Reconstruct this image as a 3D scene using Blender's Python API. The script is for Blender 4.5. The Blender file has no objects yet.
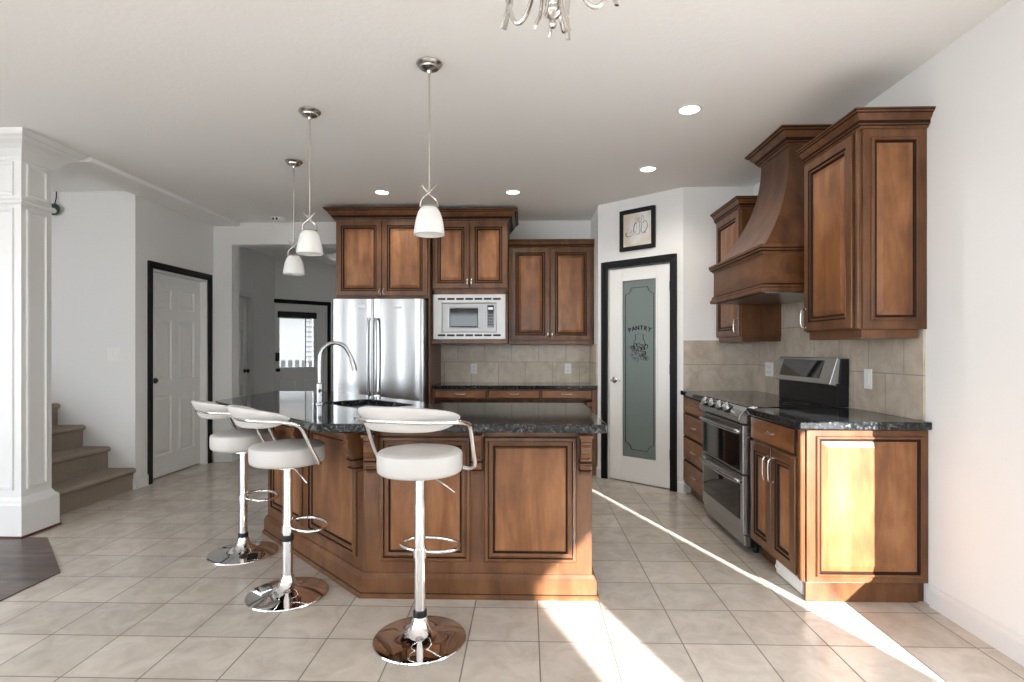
import bpy, math, random
from mathutils import Vector, Matrix
from mathutils.geometry import tessellate_polygon

random.seed(7)
C = bpy.context.scene.collection
S = bpy.context.scene
PI = math.pi
R = math.radians

# ------------------------------------------------------------------ camera
YAW = 0.0273
cd = bpy.data.cameras.new('camera')
cam = bpy.data.objects.new('camera', cd)
C.objects.link(cam)
cd.sensor_width = 36.0
cd.lens = 550 * 36 / 1024
cd.shift_y = 9 / 1024
cd.clip_start = 0.05
cd.clip_end = 300
cam.location = (0, 0, 1.28)
cam.rotation_euler = (PI / 2, 0, YAW)
S.camera = cam

# ------------------------------------------------------------------ light and exposure
S.view_settings.view_transform = 'Standard'
S.view_settings.look = 'None'
S.view_settings.gamma = 1
S.view_settings.use_curve_mapping = False
S.view_settings.exposure = 0.30
S.cycles.use_denoising = True
S.cycles.max_bounces = 14
S.cycles.diffuse_bounces = 8
S.cycles.glossy_bounces = 6
S.cycles.transparent_max_bounces = 12
S.cycles.sample_clamp_indirect = 6
S.cycles.caustics_reflective = False
S.cycles.caustics_refractive = False

W = bpy.data.worlds.new('world')
S.world = W
W.use_nodes = True
bg = W.node_tree.nodes['Background']
bg.inputs[0].default_value = (0.86, 0.93, 1.0, 1)
bg.inputs[1].default_value = 6.8

sd = bpy.data.lights.new('sun', 'SUN')
sun = bpy.data.objects.new('sun', sd)
C.objects.link(sun)
sd.energy = 25
sd.angle = R(0.53)
sd.color = (1.0, 0.97, 0.94)
AZ = math.tan(R(19.3))
sdir = Vector((-math.sin(R(19.3)), math.cos(R(19.3)), -0.312)).normalized()
sun.rotation_euler = sdir.to_track_quat('-Z', 'Y').to_euler()
sun.location = (6, -12, 6)


def portal(name, loc, rot, w, h):
    """marks a window opening so that the sky behind it is sampled well (gives no light itself)"""
    d = bpy.data.lights.new(name, 'AREA')
    d.shape = 'RECTANGLE'
    d.size, d.size_y = w, h
    d.cycles.is_portal = True
    o = bpy.data.objects.new(name, d)
    C.objects.link(o)
    o.location, o.rotation_euler = loc, rot
    return o


XR, XL, YB, CH = 2.02, -3.60, 6.22, 2.74     # right wall, left wall, back wall, ceiling height
YF, XLL = -6.0, -6.2                         # wall behind the camera, far left wall
# openings: (lo, hi, z0, z1)
WIN_R = [(-3.18, -1.93, 0.5, 2.06), (0.54, 2.03, 0.385, 1.57)]
FILL_WIN_F = [(-5.65, -5.05, 0.3, 2.4), (-3.9, -3.5, 0.3, 2.4), (-2.7, 1.4, 1.25, 2.4)]  # unseen, added for fill daylight; narrow ones shaped to streak the fridge doors
FILL_WIN_L = [(-5.2, -2.4, 0.1, 2.6), (-1.9, 1.4, 0.1, 2.6)]  # unseen openings added to let in more sky light
for a, b, z0, z1 in WIN_R:
    portal('portal', (XR + .06, (a + b) / 2, (z0 + z1) / 2), (PI / 2, 0, PI / 2), b - a, z1 - z0)
for a, b, z0, z1 in FILL_WIN_F:
    portal('portal', ((a + b) / 2, YF - .06, (z0 + z1) / 2), (PI / 2, 0, 0), b - a, z1 - z0)
for a, b, z0, z1 in FILL_WIN_L:
    portal('portal', (XLL - .06, (a + b) / 2, (z0 + z1) / 2), (PI / 2, 0, -PI / 2), b - a, z1 - z0)


# ------------------------------------------------------------------ materials
def mat(name, col, rough=.5, metal=0.0, spec=.5, emit=None, estr=0, coat=0):
    m = bpy.data.materials.new(name)
    m.use_nodes = True
    p = m.node_tree.nodes['Principled BSDF']
    p.inputs['Base Color'].default_value = (*col, 1)
    p.inputs['Roughness'].default_value = rough
    p.inputs['Metallic'].default_value = metal
    p.inputs['Specular IOR Level'].default_value = spec
    if coat:
        p.inputs['Coat Weight'].default_value = coat
        p.inputs['Coat Roughness'].default_value = .12
    if emit:
        p.inputs['Emission Color'].default_value = (*emit, 1)
        p.inputs['Emission Strength'].default_value = estr
    return m


def nt(m):
    t = m.node_tree
    return t, t.nodes, t.links, t.nodes['Principled BSDF']


def ramp(n, stops):
    r = n.new('ShaderNodeValToRGB')
    e = r.color_ramp.elements
    e[0].position, e[0].color = stops[0][0], (*stops[0][1], 1)
    e[1].position, e[1].color = stops[-1][0], (*stops[-1][1], 1)
    for pos, c in stops[1:-1]:
        x = e.new(pos)
        x.color = (*c, 1)
    return r


def coords(n, l, scale, loc=(0, 0, 0)):
    tc = n.new('ShaderNodeTexCoord')
    mp = n.new('ShaderNodeMapping')
    mp.inputs['Scale'].default_value = scale
    mp.inputs['Location'].default_value = loc
    l.new(tc.outputs['Object'], mp.inputs['Vector'])
    return mp


def wood_mat(name, dark, mid, light, rough=.36, scale=(5, 5, .8)):
    """stained alder: soft cloudy figure with a little fine grain along the long axis"""
    m = mat(name, mid, rough, spec=.4, coat=.08)
    t, n, l, p = nt(m)
    mp = coords(n, l, scale)
    no = n.new('ShaderNodeTexNoise')
    no.inputs['Scale'].default_value = 1.5
    no.inputs['Detail'].default_value = 5
    no.inputs['Roughness'].default_value = .55
    no.inputs['Distortion'].default_value = 1.0
    l.new(mp.outputs[0], no.inputs['Vector'])
    r = ramp(n, [(.26, dark), (.5, mid), (.76, light)])
    l.new(no.outputs['Fac'], r.inputs[0])
    mp2 = coords(n, l, tuple(q * 9 for q in scale))
    n2 = n.new('ShaderNodeTexNoise')
    n2.inputs['Scale'].default_value = 1.6
    n2.inputs['Detail'].default_value = 4
    l.new(mp2.outputs[0], n2.inputs['Vector'])
    r2 = ramp(n, [(.30, (.78, .75, .72)), (.60, (1, 1, 1))])
    l.new(n2.outputs['Fac'], r2.inputs[0])
    mp3 = coords(n, l, (7, 7, 5))
    n3 = n.new('ShaderNodeTexNoise')
    n3.inputs['Scale'].default_value = 1
    n3.inputs['Detail'].default_value = 3
    l.new(mp3.outputs[0], n3.inputs['Vector'])
    r3 = ramp(n, [(.34, (.74, .70, .66)), (.6, (1.08, 1.08, 1.08))])
    l.new(n3.outputs['Fac'], r3.inputs[0])
    prev = r.outputs[0]
    for q, f_ in ((r2.outputs[0], .6), (r3.outputs[0], .85)):
        mx = n.new('ShaderNodeMix')
        mx.data_type = 'RGBA'
        mx.blend_type = 'MULTIPLY'
        mx.inputs[0].default_value = f_
        l.new(prev, mx.inputs[6])
        l.new(q, mx.inputs[7])
        prev = mx.outputs[2]
    l.new(prev, p.inputs['Base Color'])
    return m


def tile_mat(name, size_x, size_y, axes, c1, c2, grout, mortar, offset, loc, rough):
    """square tiles with grout lines; axes picks which object axes run along the surface"""
    m = mat(name, c1, rough)
    t, n, l, p = nt(m)
    tc = n.new('ShaderNodeTexCoord')
    sp = n.new('ShaderNodeSeparateXYZ')
    cb = n.new('ShaderNodeCombineXYZ')
    l.new(tc.outputs['Object'], sp.inputs[0])
    l.new(sp.outputs[axes[0]], cb.inputs[0])
    l.new(sp.outputs[axes[1]], cb.inputs[1])
    mp = n.new('ShaderNodeMapping')
    mp.inputs['Location'].default_value = loc
    l.new(cb.outputs[0], mp.inputs['Vector'])
    br = n.new('ShaderNodeTexBrick')
    br.offset, br.squash = offset, 1
    br.inputs['Scale'].default_value = 1
    br.inputs['Brick Width'].default_value = size_x
    br.inputs['Row Height'].default_value = size_y
    br.inputs['Mortar Size'].default_value = mortar
    br.inputs['Mortar Smooth'].default_value = .1
    br.inputs['Color1'].default_value = (.86, .86, .86, 1)
    br.inputs['Color2'].default_value = (1.0, 1.0, 1.0, 1)
    br.inputs['Mortar'].default_value = (1, 1, 1, 1)
    l.new(mp.outputs[0], br.inputs['Vector'])
    no = n.new('ShaderNodeTexNoise')
    no.inputs['Scale'].default_value = 7
    no.inputs['Detail'].default_value = 8
    no.inputs['Roughness'].default_value = .62
    no.inputs['Distortion'].default_value = .8
    l.new(tc.outputs['Object'], no.inputs['Vector'])
    r = ramp(n, [(.32, c2), (.62, c1)])
    l.new(no.outputs['Fac'], r.inputs[0])
    mx = n.new('ShaderNodeMix')
    mx.data_type = 'RGBA'
    mx.blend_type = 'MULTIPLY'
    mx.inputs[0].default_value = 1
    l.new(r.outputs[0], mx.inputs[6])
    l.new(br.outputs['Color'], mx.inputs[7])
    mg = n.new('ShaderNodeMix')
    mg.data_type = 'RGBA'
    l.new(br.outputs['Fac'], mg.inputs[0])
    l.new(mx.outputs[2], mg.inputs[6])
    mg.inputs[7].default_value = (*grout, 1)
    l.new(mg.outputs[2], p.inputs['Base Color'])
    rr = n.new('ShaderNodeMapRange')
    rr.inputs['To Min'].default_value = rough
    rr.inputs['To Max'].default_value = .85
    l.new(br.outputs['Fac'], rr.inputs[0])
    l.new(rr.outputs[0], p.inputs['Roughness'])
    inv = n.new('ShaderNodeMath')
    inv.operation = 'SUBTRACT'
    inv.inputs[0].default_value = 1
    l.new(br.outputs['Fac'], inv.inputs[1])
    bp = n.new('ShaderNodeBump')
    bp.inputs['Strength'].default_value = .35
    bp.inputs['Distance'].default_value = .003
    l.new(inv.outputs[0], bp.inputs['Height'])
    l.new(bp.outputs[0], p.inputs['Normal'])
    return m


def bumpy(m, scale, strength, dist=.01, detail=3):
    t, n, l, p = nt(m)
    tc = n.new('ShaderNodeTexCoord')
    no = n.new('ShaderNodeTexNoise')
    no.inputs['Scale'].default_value = scale
    no.inputs['Detail'].default_value = detail
    l.new(tc.outputs['Object'], no.inputs['Vector'])
    bp = n.new('ShaderNodeBump')
    bp.inputs['Strength'].default_value = strength
    bp.inputs['Distance'].default_value = dist
    l.new(no.outputs['Fac'], bp.inputs['Height'])
    l.new(bp.outputs[0], p.inputs['Normal'])
    return no


M = {}
M['wall'] = mat('wall_paint', (.80, .80, .795), .75, spec=.2)
bumpy(M['wall'], 90, .05)
M['ceil'] = mat('ceiling_paint', (.92, .92, .91), .9, spec=.1)
bumpy(M['ceil'], 48, .14, .010, 4)
M['trim'] = mat('white_trim', (.74, .745, .74), .38)
M['door_white'] = mat('white_door_paint', (.80, .80, .79), .38)
M['black'] = mat('black_paint', (.008, .008, .009), .5, spec=.25)
M['floor'] = tile_mat('floor_tile', .313, .313, (0, 1), (.635, .58, .515), (.515, .455, .39), (.20, .17, .145), .0032, 0,
                      (-.054 + .0016, -2.418 + .0016, 0), .24)
M['splash_b'] = tile_mat('splash_tile_back', .305, .30, (0, 2), (.68, .59, .475), (.52, .43, .325), (.33, .28, .22), .003, .5,
                         (.02, -1.145 + .6, 0), .35)
M['splash_r'] = tile_mat('splash_tile_right', .305, .30, (1, 2), (.60, .525, .44), (.42, .345, .265), (.33, .28, .22), .003, .5,
                         (-.09, -1.15 + .6, 0), .35)
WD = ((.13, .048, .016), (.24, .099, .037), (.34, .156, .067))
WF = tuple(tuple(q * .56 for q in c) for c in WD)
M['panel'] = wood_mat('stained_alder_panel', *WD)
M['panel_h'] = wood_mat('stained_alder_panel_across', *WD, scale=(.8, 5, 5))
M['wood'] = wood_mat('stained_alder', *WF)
M['wood_h'] = wood_mat('stained_alder_across', *WF, scale=(.8, 5, 5))
M['glaze'] = mat('dark_glaze', (.022, .009, .005), .6, spec=.15)
M['hoodwood'] = wood_mat('hood_wood', (.06, .024, .010), (.11, .046, .021), (.15, .066, .031), scale=(5, 5, 1.2))
M['floorwood'] = wood_mat('dark_plank', (.06, .045, .04), (.12, .09, .08), (.19, .15, .135), .4, (.8, 10, 9))
M['redwood'] = mat('red_threshold', (.09, .022, .014), .4)
M['chrome'] = mat('chrome', (.86, .86, .87), .04, 1)
M['nickel'] = mat('brushed_nickel', (.60, .575, .54), .24, 1)
M['steel'] = mat('stainless_steel', (.47, .48, .49), .2, 1)
M['steel_s'] = mat('stainless_plain', (.48, .485, .49), .27, 1)
M['steel_m'] = mat('stainless_matt', (.36, .36, .36), .4, .8)
M['steel_d'] = mat('stainless_dark', (.36, .36, .365), .28, 1)
M['steel_l'] = mat('stainless_light', (.50, .495, .49), .42, .7)
M['blackgl'] = mat('black_glass', (.006, .006, .007), .05)
M['blackpl'] = mat('black_plastic', (.009, .009, .010), .4, spec=.3)
M['leather'] = mat('white_leatherette', (.56, .545, .53), .5)
bumpy(M['leather'], 160, .05, .002)
M['plate'] = mat('white_plastic', (.84, .84, .82), .35)
M['slot'] = mat('outlet_slot', (.05, .05, .05), .5)
M['opal'] = mat('opal_glass', (.74, .74, .725), .22, emit=(1, .97, .92), estr=.04)
M['lamp'] = mat('lamp_glow', (1, 1, 1), .4, emit=(1, .95, .86), estr=9)
M['frost'] = mat('frosted_glass', (.165, .20, .193), .3)
M['etch'] = mat('etch_dark', (.006, .009, .009), .6, spec=.2)
M['ink'] = mat('ink', (.02, .02, .022), .6)
M['paper'] = mat('print_paper', (.78, .75, .70), .5)
M['leafgreen'] = mat('dark_green', (.02, .07, .04), .5)
M['concrete'] = mat('outside_ground', (.60, .59, .57), .9)
M['siding'] = mat('house_siding', (.055, .058, .06), .8)
M['shade'] = mat('dark_shade', (.03, .026, .024), .7)
M['outsidewood'] = mat('grey_fence', (.035, .034, .033), .8)

# print with a warm corner
t, n, l, p = nt(M['paper'])
no = n.new('ShaderNodeTexNoise')
no.inputs['Scale'].default_value = 5
tc = n.new('ShaderNodeTexCoord')
l.new(tc.outputs['Object'], no.inputs['Vector'])
rp = ramp(n, [(.46, (.82, .81, .79)), (.62, (.68, .60, .50))])
l.new(no.outputs['Fac'], rp.inputs[0])
l.new(rp.outputs[0], p.inputs['Base Color'])

# black granite with pale flecks
m = mat('granite', (.02, .02, .022), .07)
t, n, l, p = nt(m)
mp = coords(n, l, (1, 1, 1))
no = n.new('ShaderNodeTexNoise')
no.inputs['Scale'].default_value = 55
no.inputs['Detail'].default_value = 6
no.inputs['Roughness'].default_value = .7
l.new(mp.outputs[0], no.inputs['Vector'])
rp = ramp(n, [(.50, (.010, .011, .012)), (.60, (.055, .06, .065)), (.72, (.24, .26, .27))])
l.new(no.outputs['Fac'], rp.inputs[0])
l.new(rp.outputs[0], p.inputs['Base Color'])
M['granite'] = m

# carpet
m = mat('carpet', (.36, .30, .245), .95, spec=.1)
no = bumpy(m, 260, .9, .012, 2)
t, n, l, p = nt(m)
rp = ramp(n, [(.3, (.25, .205, .165)), (.7, (.50, .43, .36))])
l.new(no.outputs['Fac'], rp.inputs[0])
l.new(rp.outputs[0], p.inputs['Base Color'])
M['carpet'] = m

# brushed streaks on the steel doors
t, n, l, p = nt(M['steel'])
mp = coords(n, l, (14, 14, .4))
no = n.new('ShaderNodeTexNoise')
no.inputs['Scale'].default_value = 1.5
l.new(mp.outputs[0], no.inputs['Vector'])
rr = n.new('ShaderNodeMapRange')
rr.inputs['To Min'].default_value = .17
rr.inputs['To Max'].default_value = .21
l.new(no.outputs['Fac'], rr.inputs[0])
l.new(rr.outputs[0], p.inputs['Roughness'])
tg = n.new('ShaderNodeTangent')
tg.direction_type = 'RADIAL'
tg.axis = 'Z'
l.new(tg.outputs[0], p.inputs['Tangent'])
p.inputs['Anisotropic'].default_value = .88
p.inputs['Anisotropic Rotation'].default_value = 0.25

# clear pane: mostly see-through with a mirror sheen
m = bpy.data.materials.new('clear_glass')
m.use_nodes = True
n, l = m.node_tree.nodes, m.node_tree.links
n.remove(n['Principled BSDF'])
tr, gl, mx, fr = (n.new('ShaderNodeBsdfTransparent'), n.new('ShaderNodeBsdfGlossy'), n.new('ShaderNodeMixShader'), n.new('ShaderNodeFresnel'))
gl.inputs['Roughness'].default_value = .02
l.new(fr.outputs[0], mx.inputs[0])
l.new(tr.outputs[0], mx.inputs[1])
l.new(gl.outputs[0], mx.inputs[2])
l.new(mx.outputs[0], n['Material Output'].inputs[0])
M['glass'] = m


# ------------------------------------------------------------------ mesh helpers
class MB:
    """collects shapes, build() links them as one mesh object"""

    def __init__(s):
        s.v, s.f, s.m, s.sm = [], [], [], []

    def add(s, vs, fs, mi=0, smooth=False):
        b = len(s.v)
        s.v += [tuple(v) for v in vs]
        for f in fs:
            s.f.append([b + i for i in f])
            s.m.append(mi)
            s.sm.append(smooth)
        return s

    def box(s, x0, x1, y0, y1, z0, z1, mi=0):
        vs = [(x0, y0, z0), (x1, y0, z0), (x1, y1, z0), (x0, y1, z0), (x0, y0, z1), (x1, y0, z1), (x1, y1, z1), (x0, y1, z1)]
        return s.add(vs, [(0, 3, 2, 1), (4, 5, 6, 7), (0, 1, 5, 4), (1, 2, 6, 5), (2, 3, 7, 6), (3, 0, 4, 7)], mi)

    def prism(s, poly, z0, z1, mi=0, top=True, bottom=True):
        k = len(poly)
        vs = [(x, y, z0) for x, y in poly] + [(x, y, z1) for x, y in poly]
        fs = [(i, (i + 1) % k, k + (i + 1) % k, k + i) for i in range(k)]
        if bottom:
            fs.append(tuple(range(k))[::-1])
        if top:
            fs.append(tuple(range(k, 2 * k)))
        return s.add(vs, fs, mi)

    def prism_hole(s, poly, hole, z0, z1, mi=0):
        a = [Vector((x, y, 0)) for x, y in poly]
        h = [Vector((x, y, 0)) for x, y in hole]
        tri = tessellate_polygon([a, h])
        allp = a + h
        k = len(allp)
        vs = [(q.x, q.y, z0) for q in allp] + [(q.x, q.y, z1) for q in allp]
        fs = []
        for tr_ in tri:
            i, j, q = tr_
            A, B, D = allp[i], allp[j], allp[q]
            if (B - A).cross(D - A).z < 0:
                i, j = j, i
            fs.append((k + i, k + j, k + q))
            fs.append((q, j, i))
        na = len(a)
        for i in range(na):
            j = (i + 1) % na
            fs.append((i, j, k + j, k + i))
        for i in range(len(h)):
            j = (i + 1) % len(h)
            fs.append((na + j, na + i, k + na + i, k + na + j))
        return s.add(vs, fs, mi)

    def extrude_x(s, prof, x0, x1, mi=0, smooth=False):
        """profile of (y, z) points extruded along x"""
        k = len(prof)
        vs = [(x0, y, z) for y, z in prof] + [(x1, y, z) for y, z in prof]
        s.add(vs, [(i, k + i, k + (i + 1) % k, (i + 1) % k) for i in range(k)], mi, smooth)
        return s.add(vs, [tuple(range(k)), tuple(range(k, 2 * k))[::-1]], mi)

    def rings(s, x0, x1, z0, z1, y, rings, mi_c=0, close_back=True):
        """rectangular relief facing -y: rings = (inset, out, material)"""
        loops = []
        for ins, out, _ in rings:
            loops.append([(x0 + ins, y - out, z0 + ins), (x1 - ins, y - out, z0 + ins), (x1 - ins, y - out, z1 - ins), (x0 + ins, y - out, z1 - ins)])
        for a in range(len(loops) - 1):
            s.add(loops[a] + loops[a + 1], [(i, (i + 1) % 4, 4 + (i + 1) % 4, 4 + i) for i in range(4)], rings[a + 1][2])
        s.add(loops[-1], [(0, 1, 2, 3)], mi_c)
        if close_back:
            s.add(loops[0], [(3, 2, 1, 0)], mi_c)
        return s

    def lathe(s, prof, c=(0, 0, 0), n=32, mi=0, cap=True):
        vs, fs = [], []
        for r, z in prof:
            for i in range(n):
                a = 2 * PI * i / n
                vs.append((c[0] + r * math.cos(a), c[1] + r * math.sin(a), c[2] + z))
        for j in range(len(prof) - 1):
            for i in range(n):
                k = (i + 1) % n
                fs.append((j * n + i, j * n + k, (j + 1) * n + k, (j + 1) * n + i))
        s.add(vs, fs, mi, True)
        if cap:
            s.add(vs[:n], [tuple(range(n))[::-1]], mi)
            s.add(vs[-n:], [tuple(range(n))], mi)
        return s

    def tube(s, pts, r, n=10, mi=0, closed=False, sub=0, flat=1.0):
        pts = [Vector(q) for q in pts]
        if sub:
            pts = spline(pts, sub, closed)
        k = len(pts)
        rs = r if isinstance(r, (list, tuple)) else [r] * k
        if len(rs) != k:
            rs = [rs[min(len(rs) - 1, int(i * len(rs) / k))] for i in range(k)]
        vs, fs = [], []
        prev = None
        for i, q in enumerate(pts):
            if closed:
                t_ = pts[(i + 1) % k] - pts[i - 1]
            else:
                t_ = pts[min(i + 1, k - 1)] - pts[max(i - 1, 0)]
            t_.normalize()
            if prev is None:
                u = t_.orthogonal().normalized() if abs(t_.z) > .95 else t_.cross(Vector((0, 0, 1))).normalized()
            else:
                u = (prev - t_ * prev.dot(t_)).normalized()
            prev = u
            w = t_.cross(u)
            for j in range(n):
                a = 2 * PI * j / n
                vs.append(q + u * (math.cos(a) * rs[i]) + w * (math.sin(a) * rs[i] * flat))
        for i in range(k if closed else k - 1):
            for j in range(n):
                a, b = i * n + j, i * n + (j + 1) % n
                c, d = ((i + 1) % k) * n + (j + 1) % n, ((i + 1) % k) * n + j
                fs.append((a, b, c, d))
        s.add(vs, fs, mi, True)
        if not closed:
            s.add(vs[:n], [tuple(range(n))[::-1]], mi)
            s.add(vs[-n:], [tuple(range(n))], mi)
        return s

    def loft(s, loops, mi=0, smooth=True, caps=True):
        n = len(loops[0])
        vs = [v for lp in loops for v in lp]
        fs = []
        for i in range(len(loops) - 1):
            for j in range(n):
                fs.append((i * n + j, i * n + (j + 1) % n, (i + 1) * n + (j + 1) % n, (i + 1) * n + j))
        s.add(vs, fs, mi, smooth)
        if caps:
            s.add(loops[0], [tuple(range(n))[::-1]], mi)
            s.add(loops[-1], [tuple(range(n))], mi)
        return s

    def sweep(s, prof, path, mi=0, mats=None):
        """moulding: profile of (out, z) swept with mitred corners along (x, y) path; out is to the right of travel"""
        path = [Vector((a, b)) for a, b in path]
        loops = []
        for i, q in enumerate(path):
            ds = []
            if i > 0:
                ds.append((q - path[i - 1]).normalized())
            if i < len(path) - 1:
                ds.append((path[i + 1] - q).normalized())
            ns = [Vector((d.y, -d.x)) for d in ds]
            nn = sum(ns, Vector((0, 0)))
            nn = nn / max(1e-6, nn.dot(ns[0]))
            loops.append([(q.x + nn.x * o, q.y + nn.y * o, z) for o, z in prof])
        k = len(prof)
        for i in range(len(loops) - 1):
            for j in range(k):
                s.add([loops[i][j], loops[i + 1][j], loops[i + 1][(j + 1) % k], loops[i][(j + 1) % k]], [(0, 1, 2, 3)], mats[j] if mats else mi)
        s.add(loops[0], [tuple(range(k))], mi)
        s.add(loops[-1], [tuple(range(k))[::-1]], mi)
        return s

    def build(s, name, mats, parent=None, bevel=0, seg=2, loc=None, rot=None):
        me = bpy.data.meshes.new(name)
        me.from_pydata(s.v, [], s.f)
        if not isinstance(mats, (list, tuple)):
            mats = [mats]
        for q in mats:
            me.materials.append(M[q] if isinstance(q, str) else q)
        me.polygons.foreach_set('material_index', s.m)
        me.polygons.foreach_set('use_smooth', s.sm)
        me.update()
        import bmesh
        b = bmesh.new()
        b.from_mesh(me)
        bmesh.ops.remove_doubles(b, verts=b.verts, dist=1e-6)
        bmesh.ops.recalc_face_normals(b, faces=b.faces)
        for e in b.edges:
            if len(e.link_faces) == 2 and e.calc_face_angle(0) > R(38):
                e.smooth = False
        b.to_mesh(me)
        b.free()
        o = bpy.data.objects.new(name, me)
        C.objects.link(o)
        if parent:
            o.parent = parent
        if loc:
            o.location = loc
        if rot is not None:
            o.rotation_euler = (0, 0, rot)
        if bevel:
            bv = o.modifiers.new('bevel', 'BEVEL')
            bv.width = bevel
            bv.segments = seg
            bv.limit_method = 'ANGLE'
            bv.angle_limit = R(40)
        return o


def spline(pts, sub, closed=False):
    out = []
    k = len(pts)
    rng = k if closed else k - 1
    for i in range(rng):
        p0 = pts[i - 1] if (closed or i > 0) else pts[0] * 2 - pts[1]
        p1, p2 = pts[i], pts[(i + 1) % k]
        p3 = pts[(i + 2) % k] if (closed or i + 2 < k) else p2 * 2 - p1
        for j in range(sub):
            t_ = j / sub
            out.append(.5 * ((2 * p1) + (p2 - p0) * t_ + (2 * p0 - 5 * p1 + 4 * p2 - p3) * t_ ** 2 + (3 * p1 - p0 - 3 * p2 + p3) * t_ ** 3))
    if not closed:
        out.append(pts[-1])
    return out


def tag(o, label, cat, group=None, kind=None):
    o['label'] = label
    o['category'] = cat
    if group:
        o['group'] = group
    if kind:
        o['kind'] = kind
    return o


def thing(name, label, cat, loc=(0, 0, 0), rot=0, group=None, kind=None):
    o = bpy.data.objects.new(name, None)
    C.objects.link(o)
    o.empty_display_size = .1
    o.location = loc
    o.rotation_euler = (0, 0, rot)
    return tag(o, label, cat, group, kind)


def struct(name, mb, mats, label, cat, bevel=0):
    return tag(mb.build(name, mats, None, bevel), label, cat, None, 'structure')


def copy_tree(o, parent=None):
    c = o.copy()
    C.objects.link(c)
    if parent:
        c.parent = parent
    for ch in list(o.children):
        copy_tree(ch, c)
    return c


# ------------------------------------------------------------------ room shell
TH = .14


def wall_with_holes(mb, axis, fixed0, fixed1, lo, hi, holes, z1=CH):
    """wall slab along an axis with rectangular openings"""
    def put(a, b, za, zb):
        if b - a < 1e-4 or zb - za < 1e-4:
            return
        if axis == 'x':
            mb.box(a, b, fixed0, fixed1, za, zb)
        else:
            mb.box(fixed0, fixed1, a, b, za, zb)
    cur = lo
    for a, b, za, zb in sorted(holes):
        put(cur, a, 0, z1)
        put(a, b, 0, za)
        put(a, b, zb, z1)
        cur = b
    put(cur, hi, 0, z1)
    return mb


mb = MB()
mb.box(XLL - .2, XR + .2, YF - .2, 10.2, -.12, 0)
struct('floor', mb, 'floor', 'beige square ceramic floor tiles laid across the kitchen', 'floor')
mb = MB()
mb.prism([(-2.68, YF), (-2.68, 3.09), (-3.26, 3.655), (-3.45, 3.655), (XLL, 3.655), (XLL, YF)], .0005, .006)
struct('floor_hardwood', mb, 'floorwood', 'dark grey brown hardwood floor with an angled corner by the white column', 'floor')
mb = MB()
mb.box(XLL - .2, XR + .2, YF - .2, 10.2, CH, CH + .12)
struct('ceiling', mb, 'ceil', 'white textured ceiling over the kitchen', 'ceiling')

mb = wall_with_holes(MB(), 'y', XR, XR + TH, YF, YB + TH, WIN_R)
struct('wall_right', mb, 'wall', 'white painted wall on the right behind the stove', 'wall')
mb = wall_with_holes(MB(), 'x', YF - TH, YF, XLL - TH, XR + TH, FILL_WIN_F)
struct('wall_front', mb, 'wall', 'white painted wall behind the viewer with unseen window openings added for daylight', 'wall')
mb = wall_with_holes(MB(), 'y', XLL - TH, XLL, YF, 4.96 + TH, FILL_WIN_L)
struct('wall_far_left', mb, 'wall', 'white painted far left wall with unseen openings added for soft sky light', 'wall')
OPX0, OPX1, OPZ = -3.385, -1.955, 2.49
mb = wall_with_holes(MB(), 'x', YB, YB + TH + .02, XL - .12, XR, [(OPX0, OPX1, 0, OPZ)])
struct('wall_back', mb, 'wall', 'white back wall with a square opening to the entry hall', 'wall')
DY0, DY1, DZ = 5.185, 6.105, 2.065
mb = wall_with_holes(MB(), 'y', XL - .12, XL, 4.96, YB, [(DY0, DY1, 0, DZ)])
mb.box(XL - .16, XL - .121, 4.96 + .12, YB, 0, CH)  # unseen backing board added behind the door to stop light leaking
struct('wall_left', mb, 'wall', 'white side wall holding the black framed six panel door', 'wall')
mb = MB()
mb.box(XLL, XL - .12, 4.96, 4.96 + .12, 0, CH)
struct('wall_stairs', mb, 'wall', 'white wall running behind the carpeted stairs', 'wall')
# soffit lip from the column to the back wall
mb = MB()
mb.box(XL, -3.285, 4.06, YB, CH - .04, CH)
struct('trim_soffit', mb, 'ceil', 'shallow dropped ceiling band running from the white column to the back wall', 'ceiling band', .012)

# pantry corner: side return, angled wall with a doorway, short wall facing the viewer
PA, PB = Vector((.717, 5.57)), Vector((1.40, 4.97))
PANG = math.atan2(PB.y - PA.y, PB.x - PA.x)
PLEN = (PB - PA).length
PD0, PD1, PDZ = .115, .785, 2.085          # doorway along the angled wall
pu = (PB - PA).normalized()
pn = Vector((-pu.y, pu.x))                 # away from the viewer


def pl(s_, d_):
    q = PA + pu * s_ + pn * d_
    return (q.x, q.y)


mb = MB()
mb.prism([pl(0, 0), pl(PD0, 0), pl(PD0, .11), (.80, YB), (.717, YB)], 0, CH)
mb.prism([pl(PD1, 0), pl(PLEN, 0), (XR, 4.97), (XR, 5.07), pl(PLEN + .04, .11), pl(PD1, .11)], 0, CH)
mb.prism([pl(PD0, 0), pl(PD1, 0), pl(PD1, .11), pl(PD0, .11)], PDZ, CH)
struct('wall_pantry', mb, 'wall', 'white angled corner wall around the pantry door', 'wall')

# entry hall beyond the opening
HX, HY = -4.0, 8.62
mb = wall_with_holes(MB(), 'y', HX - .12, HX, YB + TH + .02, HY, [(7.05, 7.86, 0, 2.04)])
mb.box(HX, XL - .12, YB + TH, YB + TH + .06, 0, CH)
mb.box(HX - .17, HX - .121, YB, HY, 0, CH)  # added backing behind the side door, unseen, keeps outside light out
struct('wall_hall_left', mb, 'wall', 'shaded left wall of the entry hall', 'wall')
EU = Vector((1, 1)).normalized()


def el(s_, d_):
    q = Vector((HX, HY)) + EU * s_ + Vector((-EU.y, EU.x)) * d_
    return (q.x, q.y)


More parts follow.
